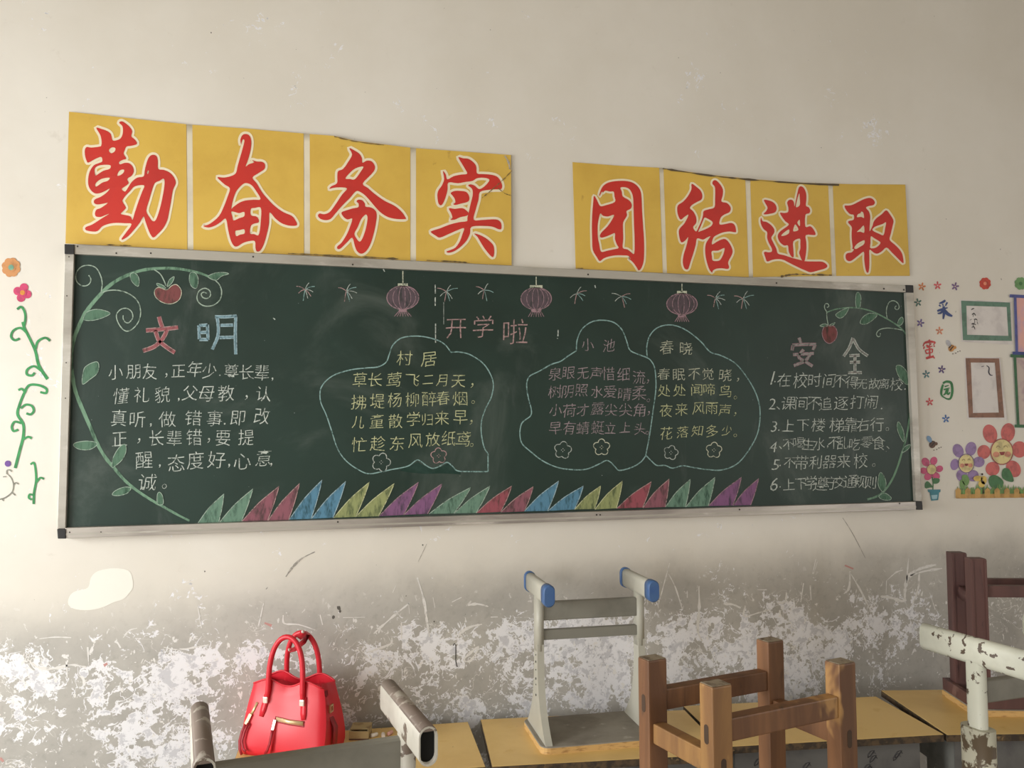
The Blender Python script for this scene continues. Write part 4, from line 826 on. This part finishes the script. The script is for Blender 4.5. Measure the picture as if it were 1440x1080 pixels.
# ------------------------------------------------------------------ furniture (survey units -> metres with S)
ZD = 0.7225                                     # desk top height
def U(x, y): return (S*x, S*y)
M_DTOP = mat('yellow_laminate', (226, 192, 122), .42, layers=[((214, 178, 108), 3, 5, .4, .7), ((216, 178, 104), 16, 5, .6, .75), ((120, 96, 60), 60, 3, .72, .78)], coord='pos')
M_CHIP = mat('chipboard_edge', (92, 74, 52), .85, layers=[((58, 48, 38), 40, 4, .4, .6), ((150, 122, 78), 30, 4, .62, .7)], coord='pos')
M_DMET = mat('grey_desk_paint', (128, 128, 122), .5, layers=[((104, 104, 100), 8, 5, .45, .7), ((70, 64, 58), 45, 4, .68, .72)], coord='pos')
M_DPAN = mat('grey_modesty_panel', (112, 110, 106), .55, layers=[((94, 92, 90), 6, 5, .45, .7)], coord='pos')
M_PEN = mat('ballpoint_scribble', (64, 62, 66), .6)
def desk(label, flx, fly, ang, w_, d_, scrib=0):
    """front left corner (survey units), rotation, width, depth"""
    w_, d_ = S*w_, S*d_
    r = thing('school_desk', label, 'desk', (*U(flx, fly), 0), ang, 'yellow topped school desks along the wall' if fly > -.9 else 'yellow topped school desks of the next row')
    b = MB(); b.box(0, w_, 0, d_, ZD-.022, ZD-.0015); b.build('desktop_core', M_CHIP, r)
    b = MB(); b.box(.001, w_-.001, .002, d_-.001, ZD-.0015, ZD); b.build('laminate_top', M_DTOP, r)
    b = MB(); b.box(.05, w_-.05, .05, .056, ZD-.20, ZD-.022); p = b.build('front_panel', M_DPAN, r)
    b = MB(); b.box(.05, w_-.05, .056, d_-.03, ZD-.155, ZD-.149); b.build('book_shelf', M_DMET, r)
    for x in (.05, w_-.056):
        b = MB(); b.box(x, x+.006, .056, d_-.03, ZD-.149, ZD-.022); b.build('side_panel', M_DMET, r)
    for x in (.06, w_-.09):
        b = MB(); b.bar((x+.015, d_*.5, .03), (x+.015, d_*.5, ZD-.155), (0,1,0), .03, .05); b.build('leg', M_DMET, r)
        b = MB(); b.sweep([(x+.015, .02, .02), (x+.015, d_-.02, .02)], oval(.034, .04)); b.build('foot', M_DMET, r)
    b = MB(); b.bar((.075, d_*.5, .22), (w_-.075, d_*.5, .22), (0,0,1), .02, .04); b.build('crossbar', M_DMET, r)
    for k in range(scrib):
        b = MB(); x = random.uniform(.1, w_-.1); z = ZD-random.uniform(.06, .12)
        b.tube([(x+.014*math.cos(t*.9)*(1-.02*t), .0495, z+.011*math.sin(t*1.1)) for t in range(14)], .0006, 4); b.build('pen_scribble', M_PEN, p)
    return r
R_ = math.radians
desk('yellow topped desk under the red handbag', 1.363-.79*.997, -.507+.79*.074, R_(-4.2), .785, .41)
desk('yellow topped desk under the grey stool with blue foot caps', 1.378, -.511, R_(-8), .772, .43, 3)
desk('yellow topped desk behind the upturned wooden stool', 2.165, -.562, R_(-7.4), .79, .415, 9)
desk('yellow topped desk under the dark red wooden stool, furthest right', 2.957, -.669, R_(-13.8), .80, .49, 2)
desk('desk of the next row under the chipped grey stool at the left', .38, -1.77, R_(3), .80, .44)
desk('desk of the next row under the upturned wooden stool', 1.28, -1.55, R_(3), .80, .44)
desk('desk of the next row under the worn white stool at the right', 2.30, -1.66, R_(3), .80, .44)

M_UNDER = mat('dusty_board_underside', (142, 136, 124), .85, layers=[((120, 113, 102), 7, 5, .4, .7), ((168, 162, 150), 20, 5, .6, .75)], coord='pos')
M_PLY = mat('plywood_edge', (206, 168, 108), .6, layers=[((160, 122, 72), 30, 4, .5, .7, (1,1,6))], coord='pos')
M_PALE = mat('pale_grey_paint', (182, 180, 167), .45, layers=[((174, 172, 160), 6, 5, .45, .7)], coord='pos')
M_RAIL = mat('grey_rail_paint', (132, 130, 120), .5, layers=[((116, 114, 105), 6, 5, .45, .7), ((60, 52, 46), 60, 3, .74, .77)], coord='pos')
M_CHIPPED = mat('chipped_pale_paint', (196, 192, 180), .5, layers=[((176, 172, 160), 7, 5, .45, .7), ((112, 98, 86), 13, 6, .585, .61)], coord='pos')
M_WORN = mat('worn_white_paint', (202, 203, 188), .5, layers=[((186, 186, 170), 7, 5, .45, .7), ((88, 74, 62), 38, 5, .585, .605)], coord='pos')
M_SLEEVE = mat('rusty_sleeve_paint', (186, 184, 166), .55, layers=[((92, 78, 60), 16, 6, .49, .52)], coord='pos')
M_RUST = mat('worn_bare_top', (122, 108, 98), .6, layers=[((176, 168, 156), 18, 5, .55, .62)], coord='pos')
M_BLUE = mat('blue_plastic_cap', (70, 102, 148), .45, layers=[((64, 96, 148), 20, 4, .5, .7)], coord='pos')
M_DARK = mat('dark_hollow', (16, 15, 14), .9)
def metal_stool(label, cx, cy, ang, h, foot_l, paint, railm, caps, rails, flare=True, sleeve=False, worn=False, sx=.1825):
    """upside down stool: seat board on the desk, feet in the air (survey units scaled by S)"""
    r = thing('metal_stool', label, 'stool', (*U(cx, cy), ZD), ang, 'metal framed stools stood upside down on the desks')
    k = S
    # seat board with rounded corners
    b = MB(); w_, d_, cr = .21*k, .1425*k, .03*k; out = []
    for qx, qy, a0 in ((1,1,0),(-1,1,PI/2),(-1,-1,PI),(1,-1,1.5*PI)):
        for j in range(5):
            a = a0+j*PI/8; out.append((qx*(w_-cr)+cr*math.cos(a), qy*(d_-cr)+cr*math.sin(a)))
    n = len(out); b.v = [(x, y, 0) for x, y in out]+[(x, y, .020*k) for x, y in out]+[(x*.99, y*.985, .023*k) for x, y in out]
    for i in range(n):
        j = (i+1) % n; b.face([i, j, n+j, n+i], 1); b.face([n+i, n+j, 2*n+j, 2*n+i], 0)
    b.face(list(range(n))[::-1], 1); b.face(list(range(2*n, 3*n)), 0)
    b.build('seat_board', [M_UNDER, M_PLY], r)
    zf = h-.035
    for sgn in (-1, 1):
        x = sgn*sx*k
        if flare:   # pressed side bracket that spreads towards the seat
            b = MB(); prof = []
            for t in np.linspace(0, 1, 12):
                z = (.023+.30*t)*k; e = (1-t)**3.2
                prof.append((z, (-.024-.110*e)*k, (.024+.108*e)*k))
            for s2 in (-1, 1):
                for z, ya, yb in prof: b.v += [(x+s2*.012*k, ya, z), (x+s2*.012*k, yb, z)]
            m = len(prof)
            for s2 in range(2):
                o = s2*2*m
                for i in range(m-1): b.face([o+2*i, o+2*i+1, o+2*i+3, o+2*i+2])
            for i in range(m-1):
                for q in (0, 1): b.face([2*i+q, 2*i+2+q, 2*m+2*i+2+q, 2*m+2*i+q])
            b.face([0, 1, 2*m+1, 2*m]); b.face([2*m-2, 2*m-1, 4*m-1, 4*m-2])
            br = b.build('side_bracket', paint, r)
            for z in (.15, .185, .205, .235, .262, .285, .31):
                hb = MB(); hb.tube([(x+sgn*.0122*k, -.004*k, z*k), (x+sgn*.0135*k, -.004*k, z*k)], (.0042 if z in (.205, .262, .15) else .0026)*k, 8, up=(0,1,0)); hb.build('bolt_hole', M_DARK, br)
        if sleeve:
            b = MB(); b.sweep([(x, 0, .023*k), (x, 0, .325*k)], oval(.052*k, .085*k), up=(0,1,0)); b.build('sleeve', M_SLEEVE, r)
            b = MB(); b.tube([(x-.001, 0, .02*k), (x-.001, 0, .1*k)], .05*k, 10); b.build('seat_socket', M_SLEEVE, r)
        b = MB(); b.sweep([(x, 0, (.023 if not flare else .30)*k), (x, 0, (zf-.02)*k)], oval(.03*k, .05*k), up=(0,1,0)); b.build('post', paint, r)
        # foot: oval tube lying front to back
        L = foot_l/2; b = MB(); pr = oval(.034*k, .068*k)
        b.sweep([(x, -L*k, zf*k), (x, L*k, zf*k)], pr, up=(0,0,1), caps=False)
        inn = [(a*.84, c_*.9) for a, c_ in pr]; b.sweep([(x, -L*k, zf*k), (x, L*k, zf*k)], inn, up=(0,0,1), caps=False)
        m = len(pr)
        for e in (0, 1):
            for a in range(m):
                c_ = (a+1) % m; b.face([e*m+a, e*m+c_, 2*m+e*m+c_, 2*m+e*m+a])
        ft = b.build('foot', paint, r)
        if not caps:
            b = MB(); b.sweep([(x, (-L+.012)*k, zf*k), (x, (-L+.016)*k, zf*k)], inn); b.build('hollow_end', M_DARK, ft)
            b = MB(); b.sweep([(x, (L-.016)*k, zf*k), (x, (L-.012)*k, zf*k)], inn); b.build('hollow_end', M_DARK, ft)
            if worn:
                b = MB(); b.sweep([(x+sgn*0, -L*.995*k, (zf+.0015)*k), (x, L*.995*k, (zf+.0015)*k)], [(a*1.01, c_*1.0) for a, c_ in pr if c_ > .019*k], up=(0,0,1)); b.build('worn_top', M_RUST, ft)
        else:
            for e, l_ in ((-1, .034), (1, .02)):
                b = MB(); pr2 = oval(.040*k, .074*k); y0 = e*L*k; y1 = e*(L-l_)*k
                b.sweep([(x, y1, zf*k), (x, y0, zf*k), (x, y0+e*.006*k, zf*k)], pr2, up=(0,0,1), scale=[1, 1, .86]); b.build('foot_cap', M_BLUE, ft)
    for z0, z1, yy in rails:
        b = MB(); hh = (z1-z0)/2*k
        b.sweep([(-sx*k, yy*k, (z0+z1)/2*k), (sx*k, yy*k, (z0+z1)/2*k)], [(.010*k, -hh), (.012*k, -hh*.9), (.012*k, hh*.9), (.008*k, hh), (-.008*k, hh), (-.012*k, hh*.9), (-.012*k, -hh*.9), (-.010*k, -hh)], up=(0,0,1), smooth=False); b.build('rail', railm, r, )
    return r
metal_stool('pale grey metal stool upside down with blue caps on its feet', 1.772, -.337, R_(-3), .545, .288, M_PALE, M_RAIL, True, [(.402, .465, -.004), (.336, .370, -.004)])
metal_stool('chipped grey metal stool upside down, bottom left corner beside the handbag', .791, -1.525, R_(7), .543, .295, M_CHIPPED, M_RAIL, False, [(.405, .478, 0), (.30, .35, 0)], worn=True)
metal_stool('worn white metal stool upside down, cut by the right edge of the photo', 2.572, -1.385, R_(4), .543, .315, M_WORN, M_RAIL, False, [(.383, .437, .0)], flare=False, sleeve=True)

# upturned wooden stool
def wood(name, a, c_, d_, wear, sc=9):
    t = NT(name)
    g = t.noise(sc, 6, .6, 1.2, (1, 1, .12), 'obj')
    c = t.mix(t.ramp(g, .35, .68), lin(a), lin(c_))
    c = t.mix(t.ramp(t.noise(sc*2.2, 5, .6, .5, (1, 1, .3), 'obj', (3,1,2)), .58, .72), c, lin(d_))
    c = t.mix(t.ramp(t.noise(sc*.8, 4, .6, .3, (1, 1, .45), 'obj', (1,7,2)), .62, .68, 0, .8), c, lin(wear))
    t.put(t.b.inputs['Base Color'], c); t.b.inputs['Roughness'].default_value = .5
    t.bump(g, .25, .002); return t.m
M_W1 = wood('worn_brown_wood', (134, 94, 62), (100, 68, 46), (74, 55, 42), (184, 142, 88))
M_W2 = wood('light_worn_wood', (166, 126, 76), (130, 94, 60), (96, 74, 54), (206, 164, 98))
M_W3 = wood('dark_brown_wood', (98, 62, 44), (76, 48, 36), (60, 42, 34), (124, 80, 50))
M_END = mat('dusty_end_grain', (150, 138, 118), .85, layers=[((104, 88, 70), 40, 5, .45, .65)], coord='obj')
M_MORT = mat('dark_mortise', (74, 58, 46), .9)
def wood_stool(label, cx, cy, ang, w_, d_, h, lx, ly, mats, rl, rs, rail_t=.034):
    r = thing('wooden_stool', label, 'stool', (*U(cx, cy), ZD), ang)
    k = S
    b = MB(); b.box(-(w_/2+.035)*k, (w_/2+.035)*k, -(d_/2+.035)*k, (d_/2+.035)*k, 0, .03*k); b.build('seat', mats[1], r, bevel=.003)
    for (sx, sy) in ((-1,-1),(1,-1),(-1,1),(1,1)):
        x, y = sx*w_/2*k, sy*d_/2*k; hx, hy = lx/2*k, ly/2*k
        b = MB(); b.box(x-hx, x+hx, y-hy, y+hy, .03*k, h*k)
        me = b.build('leg', [mats[0 if (sx, sy) != (-1, -1) else 1]], r, bevel=.0035)
        e = MB(); e.box(x-hx*.93, x+hx*.93, y-hy*.93, y+hy*.93, h*k, h*k+.0012); e.build('end_grain', M_END, me, bevel=.0005)
        for (z, fx, fy) in ((rl[0], sx, 0), (rs[0], 0, sy)):
            for sd in ((1,) if True else ()):
                m = MB(); zc_ = z*k+.02*k
                if fx: m.sweep([(x+fx*(hx-.002), y, zc_), (x+fx*(hx+.0008), y, zc_)], oval(.014*k, .042*k), up=(0,0,1))
                else: m.sweep([(x, y+fy*(hy-.002), zc_), (x, y+fy*(hy+.0008), zc_)], oval(.014*k, .042*k), up=(0,0,1))
                m.build('tenon_end', M_MORT, me)
    for sy in (-1, 1):
        b = MB(); b.box(-(w_/2-lx/2)*k, (w_/2-lx/2)*k, (sy*d_/2)*k-rail_t/2*k, (sy*d_/2)*k+rail_t/2*k, rl[0]*k, rl[1]*k); b.build('stretcher', mats[2], r, bevel=.003)
    for sx in (-1, 1):
        b = MB(); b.box((sx*w_/2)*k-rail_t/2*k, (sx*w_/2)*k+rail_t/2*k, -(d_/2-ly/2)*k, (d_/2-ly/2)*k, rs[0]*k, rs[1]*k); b.build('stretcher', mats[1 if sx < 0 else 2], r, bevel=.003)
    return r
wood_stool('worn brown wooden stool upside down with four thick square legs', 1.822, -1.284, R_(11.5), .380, .232, .50, .054, .045, (M_W1, M_W2, M_W1), (.375, .425), (.305, .352))

# dark red stool
M_MAR = wood('dark_red_painted_wood', (100, 70, 66), (84, 60, 58), (62, 46, 46), (128, 98, 90), 7)
def red_stool():
    k = S; ang = R_(-18); r = thing('wooden_stool', 'dark red painted wooden stool upside down at the right edge of the photo', 'stool', (*U(3.452, -.500), ZD), ang)
    w_, d_, h = .41, .19, .57
    b = MB(); b.box(-(w_/2+.032)*k, (w_/2+.032)*k, -(d_/2+.032)*k, (d_/2+.030)*k, 0, .022*k); b.build('seat', M_PLY, r, bevel=.002)
    b = MB(); b.box(-(w_/2+.03)*k, (w_/2+.03)*k, -(d_/2+.028)*k, (d_/2+.028)*k, .022*k, .026*k); b.build('seat_underside', M_UNDER, r)
    for sy in (-1, 1):
        b = MB(); y = sy*(d_/2+.018)*k; b.box(-(w_/2+.03)*k, (w_/2+.03)*k, y-.009*k, y+.009*k, .026*k, .070*k); b.build('apron', M_MAR, r, bevel=.002)
    for sx in (-1, 1):
        b = MB(); x = sx*(w_/2+.021)*k; b.box(x-.009*k, x+.009*k, -(d_/2+.008)*k, (d_/2+.008)*k, .026*k, .070*k); b.build('apron', M_MAR, r, bevel=.002)
    for (sx, sy) in ((-1,-1),(1,-1),(-1,1),(1,1)):
        x, y = sx*(w_/2-.018)*k, sy*(d_/2-.020)*k; b = MB(); b.box(x-.029*k, x+.029*k, y-.024*k, y+.024*k, .026*k, h*k); l_ = b.build('leg', M_MAR, r, bevel=.003)
        for e in (-1, 1):    # raised edge strips on the broad faces
            b = MB(); b.box(x+e*.024*k-.004*k, x+e*.024*k+.004*k, y-.027*k, y-.0235*k, .09*k, h*k-.004); b.build('moulding', M_MAR, l_)
    for sy in (-1, 1):
        b = MB(); y = sy*(d_/2-.02)*k; b.box(-(w_/2-.047)*k, (w_/2-.047)*k, y-.014*k, y+.014*k, .425*k, .468*k); b.build('stretcher', M_MAR, r, bevel=.003)
    for sx in (-1, 1):
        x = sx*(w_/2-.018)*k; b = MB(); y0 = -(d_/2-.044)*k
        b.sweep([(x, y0+(-2*y0)*t, (.425-.012*math.sin(PI*t))*k) for t in np.linspace(0, 1, 8)], [(-.013*k, -.02*k), (.013*k, -.02*k), (.013*k, .02*k), (-.013*k, .02*k)]); b.build('stretcher', M_MAR, r)
red_stool()

# small wooden block and chalk crumbs beside the handbag
M_BLK = mat('pale_wood_block', (176, 156, 112), .7, layers=[((140, 118, 80), 20, 4, .5, .65, (1,1,4))], coord='pos')
r = thing('wooden_box', 'small open brown wooden box behind the handbag', 'box', (*U(1.0, -.135), ZD), R_(-14))
b = MB(); b.box(-.03, .03, -.035, .035, 0, .005); b.build('bottom', M_W3, r)
for a in ((-.03, -.025, -.035, .035), (.025, .03, -.035, .035), (-.025, .025, -.035, -.030), (-.025, .025, .030, .035)):
    b = MB(); b.box(*a, .005, .026); b.build('side', M_BLK, r)
b = MB(); b.box(-.029, .031, -.020, .036, .026, .030); b.build('lid', M_BLK, r)
M_CHK = mat('chalk_stick', (232, 224, 214), .9); M_CHK2 = mat('pink_chalk_stick', (222, 170, 160), .9)
for i, (x, y, a, m, lab) in enumerate([(1.045, -.155, .4, M_CHK, 'white chalk stub on the desk, leftmost of three beside the wooden box'), (1.075, -.165, 1.5, M_CHK, 'white chalk stub on the desk, middle of three'), (1.10, -.150, .9, M_CHK2, 'pinkish chalk stub on the desk, rightmost of three')]):
    b = MB(); b.tube([(-.012, 0, .006), (-.010, 0, .006), (.010, 0, .006), (.012, 0, .006)], .006, 10, scale=[.7, 1, 1, .8]); o = b.build('chalk_stub', m); o.location = (*U(x, y), ZD); o.rotation_euler = (0, 0, a)
    tag(o, lab, 'chalk', 'chalk stubs beside the handbag')

# ------------------------------------------------------------------ red handbag
M_BAG = mat('red_leather', (208, 34, 50), .42, layers=[((206, 34, 50), 5, 4, .4, .7)], bump=(220, .12, .0006), coord='obj')
M_BAGD = mat('dark_red_leather', (150, 22, 36), .5, coord='obj')
M_BAGIN = mat('bag_lining', (170, 26, 40), .8, coord='obj')
M_GOLD = mat('pale_gold_metal', (226, 196, 152), .3, .45)
M_STUD = mat('polished_stud', (244, 236, 224), .25, .4)
BW, BT, BD, BTD = .300, .256, .195, .10     # bottom width, top width, bottom depth, top depth
def handbag():
    k = S; ang = R_(-29)
    r = thing('handbag', 'red leather handbag with two rolled handles standing on the desk', 'handbag', (*U(.776, -.185), ZD), ang)
    def topz(s):     # s -1..1 across the front
        return .222+.013*math.exp(-((abs(s)-.55)/.28)**2)-.009*math.exp(-(s/.3)**2)-.008*abs(s)**6
    nx, nz = 24, 14
    def front(s, t, side):
        """point of the front (side=-1) or back (+1) panel"""
        z = t*topz(s)
        wd = (BW*(1-t)+BT*t)/2*(1+.10*math.sin(PI*t)*.6)
        rnd = 1-.05*(1-t)**8
        x = s*wd*rnd
        dp = (BD*(1-t)**1.1+BTD*t)/2
        bulge = .012*math.sin(PI*min(t*1.3, 1))*(1-s*s)
        corner = .010*abs(s)**14
        y = side*(dp+bulge-corner)
        if t < .08: y *= .93+.07*t/.08
        if t > .9 and abs(s) < .6: y += side*(-.010)*(t-.9)/.1*(1-abs(s)/.6)
        return (x*k, y*k, z*k+.001)
    b = MB()
    for side in (-1, 1):
        o = len(b.v)
        for j in range(nz+1):
            for i in range(nx+1): b.v.append(front(-1+2*i/nx, j/nz, side))
        n = nx+1
        for j in range(nz):
            for i in range(nx):
                q = [o+j*n+i, o+j*n+i+1, o+(j+1)*n+i+1, o+(j+1)*n+i]; b.face(q, 0, True)
    base = len(b.v)//2; n = nx+1
    for i in range(nx): b.face([i, base+i, base+i+1, i+1])
    b.build('body', M_BAG, r)
    # gussets, folded inward towards the top
    for s in (-1, 1):
        b = MB(); m = 8
        for j in range(nz+1):
            t = j/nz; A = Vector(front(s, t, -1)); B_ = Vector(front(s, t, 1))
            for i in range(m+1):
                q = i/m; p = A.lerp(B_, q); p.x -= s*.028*k*math.sin(PI*q)*max(0, t-.25)**1.2*1.3; b.v.append(tuple(p))
        for j in range(nz):
            for i in range(m): b.face([j*(m+1)+i, j*(m+1)+i+1, (j+1)*(m+1)+i+1, (j+1)*(m+1)+i], 0, True)
        g = b.build('gusset', M_BAG, r)
        b = MB(); b.sweep([(s*(BT/2+.002-.016)*k, -.002, .195*k), (s*(BT/2+.004-.01)*k, -.004, .14*k), (s*(BW/2+.006)*k, -.008, .085*k), (s*(BW/2+.010)*k, -.02, .03*k)], [(-.014*k, -.0015), (.014*k, -.0015), (.014*k, .0015), (-.014*k, .0015)], up=(s, 0, 0)); st = b.build('side_strap', M_BAGD, g)
        b = MB(); x = s*(BT/2+.010)*k
        for a in ((-.011, .011, .150, .155), (-.011, .011, .130, .135), (-.011, -.007, .135, .150), (.007, .011, .135, .150)): b.box(x-.002, x+.003, a[0]*k-.006, a[1]*k-.006, a[2]*k, a[3]*k)
        b.build('buckle', M_GOLD, st)
    # inside lining / zip closing between the panels
    b = MB()
    for j, q in enumerate((-.9, -.6, -.3, 0, .3, .6, .9)):
        A = front(q, .9, -1); B_ = front(q, .9, 1); b.v += [(A[0], A[1], A[2]-.006), (A[0], 0, A[2]-.022), (B_[0], B_[1], B_[2]-.006)]
    for j in range(6):
        for q in (0, 1): b.face([3*j+q, 3*j+q+1, 3*j+4+q, 3*j+3+q], 0, True)
    b.build('lining', M_BAGIN, r)
    b = MB(); b.tube([(-.10*k, 0, .178*k), (0, 0, .180*k), (.10*k, 0, .176*k)], .003, 6); b.build('top_zip', M_GOLD, r)
    for side in (-1, 1):     # rim piping
        b = MB(); b.tube([Vector(front(-1+2*i/nx, 1, side)) for i in range(nx+1)], .0028, 6); b.build('rim_piping', M_BAG, r)
    # handles
    for side in (-1, 1):
        xs = (-.062, .062); lean = side
        ya = front(.5, .80, side)[1]
        pts = []
        for t in np.linspace(0, PI, 22):
            x = -.062*math.cos(t)*(1+.05*math.sin(t)); z = .205+(.172 if side < 0 else .163)*math.sin(t)**.72 if 0 < t < PI-1e-6 else .205
            y = ya/k + side*.004 + (-side*.012)*math.sin(t)
            pts.append((x*k, y*k, z*k))
        lo0 = (pts[0][0]-.004*k, front(-.52, .72, side)[1]+side*.003, .168*k); lo1 = (pts[-1][0]+.004*k, front(.52, .72, side)[1]+side*.003, .168*k)
        b = MB(); b.tube([lo0]+pts+[lo1], .0088*k, 10, scale=[.8]+[1]*22+[.8], up=(0,1,0)); hd = b.build('handle', M_BAG, r)
        for lo in (lo0, lo1):
            s_ = -1 if lo[0] < 0 else 1
            q = [Vector(front(s_*.54, t_, side))+Vector((0, side*.0022, 0)) for t_ in (.80, .70, .60, .52)]
            for qq in q: qq.x = lo[0]+s_*.003*(q.index(qq))
            b = MB(); b.sweep(q, [(-.010*k, -.0016), (.010*k, -.0016), (.010*k, .0016), (-.010*k, .0016)], up=(0, side, 0), scale=[1, 1, 1, .7]); b.build('handle_tab', M_BAG, hd)
            p = Vector(front(s_*.54, .74, side)); p.x = lo[0]
            b = MB(); b.box(p.x-.008*k, p.x+.008*k, p.y+side*.009-.004, p.y+side*.009+.004, p.z-.010*k, p.z+.010*k); b.build('stud', M_STUD, hd, bevel=.0025)
    # small strap with a ring joining the handles
    b = MB(); b.sweep([(.030*k, -.030*k, .370*k), (.035*k, .0, .382*k), (.035*k, .03*k, .372*k), (.02*k, .025*k, .345*k), (-.005*k, .01*k, .322*k), (-.022*k, 0, .318*k)], [(-.010*k, -.0015), (.010*k, -.0015), (.010*k, .0015), (-.010*k, .0015)], up=(.6, 0, 1)); st = b.build('keeper_strap', M_BAG, r)
    for p in ((.034*k, -.010*k, .386*k), (-.018*k, -.004*k, .322*k)):
        b = MB(); b.tube([(p[0]-.002, p[1], p[2]), (p[0]+.002, p[1], p[2]+.001)], .005*k, 10, up=(0,1,0)); b.build('rivet', M_STUD, st)
    # slanting front zips
    def on(s, t, off=.002): p = Vector(front(s, t, -1)); p.y -= off; return p
    b = MB(); b.sweep([on(-.14, .545), on(.18, .515), on(.52, .475)], [(-.0075*k, -.001), (.0075*k, -.001), (.0075*k, .001), (-.0075*k, .001)], up=(0, -1, 0)); zp = b.build('front_zip', M_GOLD, r)
    b = MB(); b.sweep([on(-.17, .572), on(.2, .54, .001), on(.54, .50, .001), on(.54, .44, .001), on(.2, .482, .001), on(-.17, .51, .001)], [(-.0016, -.001), (.0016, -.001), (.0016, .001), (-.0016, .001)], up=(0, -1, 0), closed=True); b.build('zip_welt', M_BAGD, zp)
    b = MB(); b.bar(on(-.15, .54, .006), on(-.165, .40, .008), (0, -1, 0), .008*k, .004); b.build('zip_pull', M_STUD, zp)
    b = MB(); b.sweep([on(-.165, .41, .009), on(-.17, .33, .010), on(-.19, .22, .010), on(-.24, .13, .010), on(-.31, .06, .010)], [(-.004*k, -.0012), (.004*k, -.0012), (.004*k, .0012), (-.004*k, .0012)], up=(0, -1, 0)); b.build('pull_strap', M_BAGD, zp)
    b = MB(); b.sweep([on(-.155, .41, .007), on(-.155, .30, .009), on(-.17, .17, .009), on(-.2, .07, .009)], [(-.004*k, -.0012), (.004*k, -.0012), (.004*k, .0012), (-.004*k, .0012)], up=(0, -1, 0)); b.build('pull_strap', M_BAG, zp)
    b = MB(); b.sweep([on(-.70, .70), on(-.755, .60), on(-.80, .54)], [(-.004*k, -.001), (.004*k, -.001), (.004*k, .001), (-.004*k, .001)], up=(0, -1, 0)); z2_ = b.build('side_zip', M_GOLD, r)
    b = MB(); b.bar(on(-.79, .56, .006), on(-.86, .43, .008), (0, -1, 0), .010*k, .005); b.build('zip_pull', M_GOLD, z2_)
    for dx in (0, .07):
        b = MB(); b.sweep([on(-.86+dx, .44, .009), on(-.93+dx, .33, .010), on(-.97+dx, .2, .012), on(-.95+dx*1.6, .10, .012), on(-.90+dx*2, .02 if dx == 0 else .08, .014)], [(-.004*k, -.0012), (.004*k, -.0012), (.004*k, .0012), (-.004*k, .0012)], up=(0, -1, 0)); b.build('pull_strap', M_BAGD, z2_)
handbag()
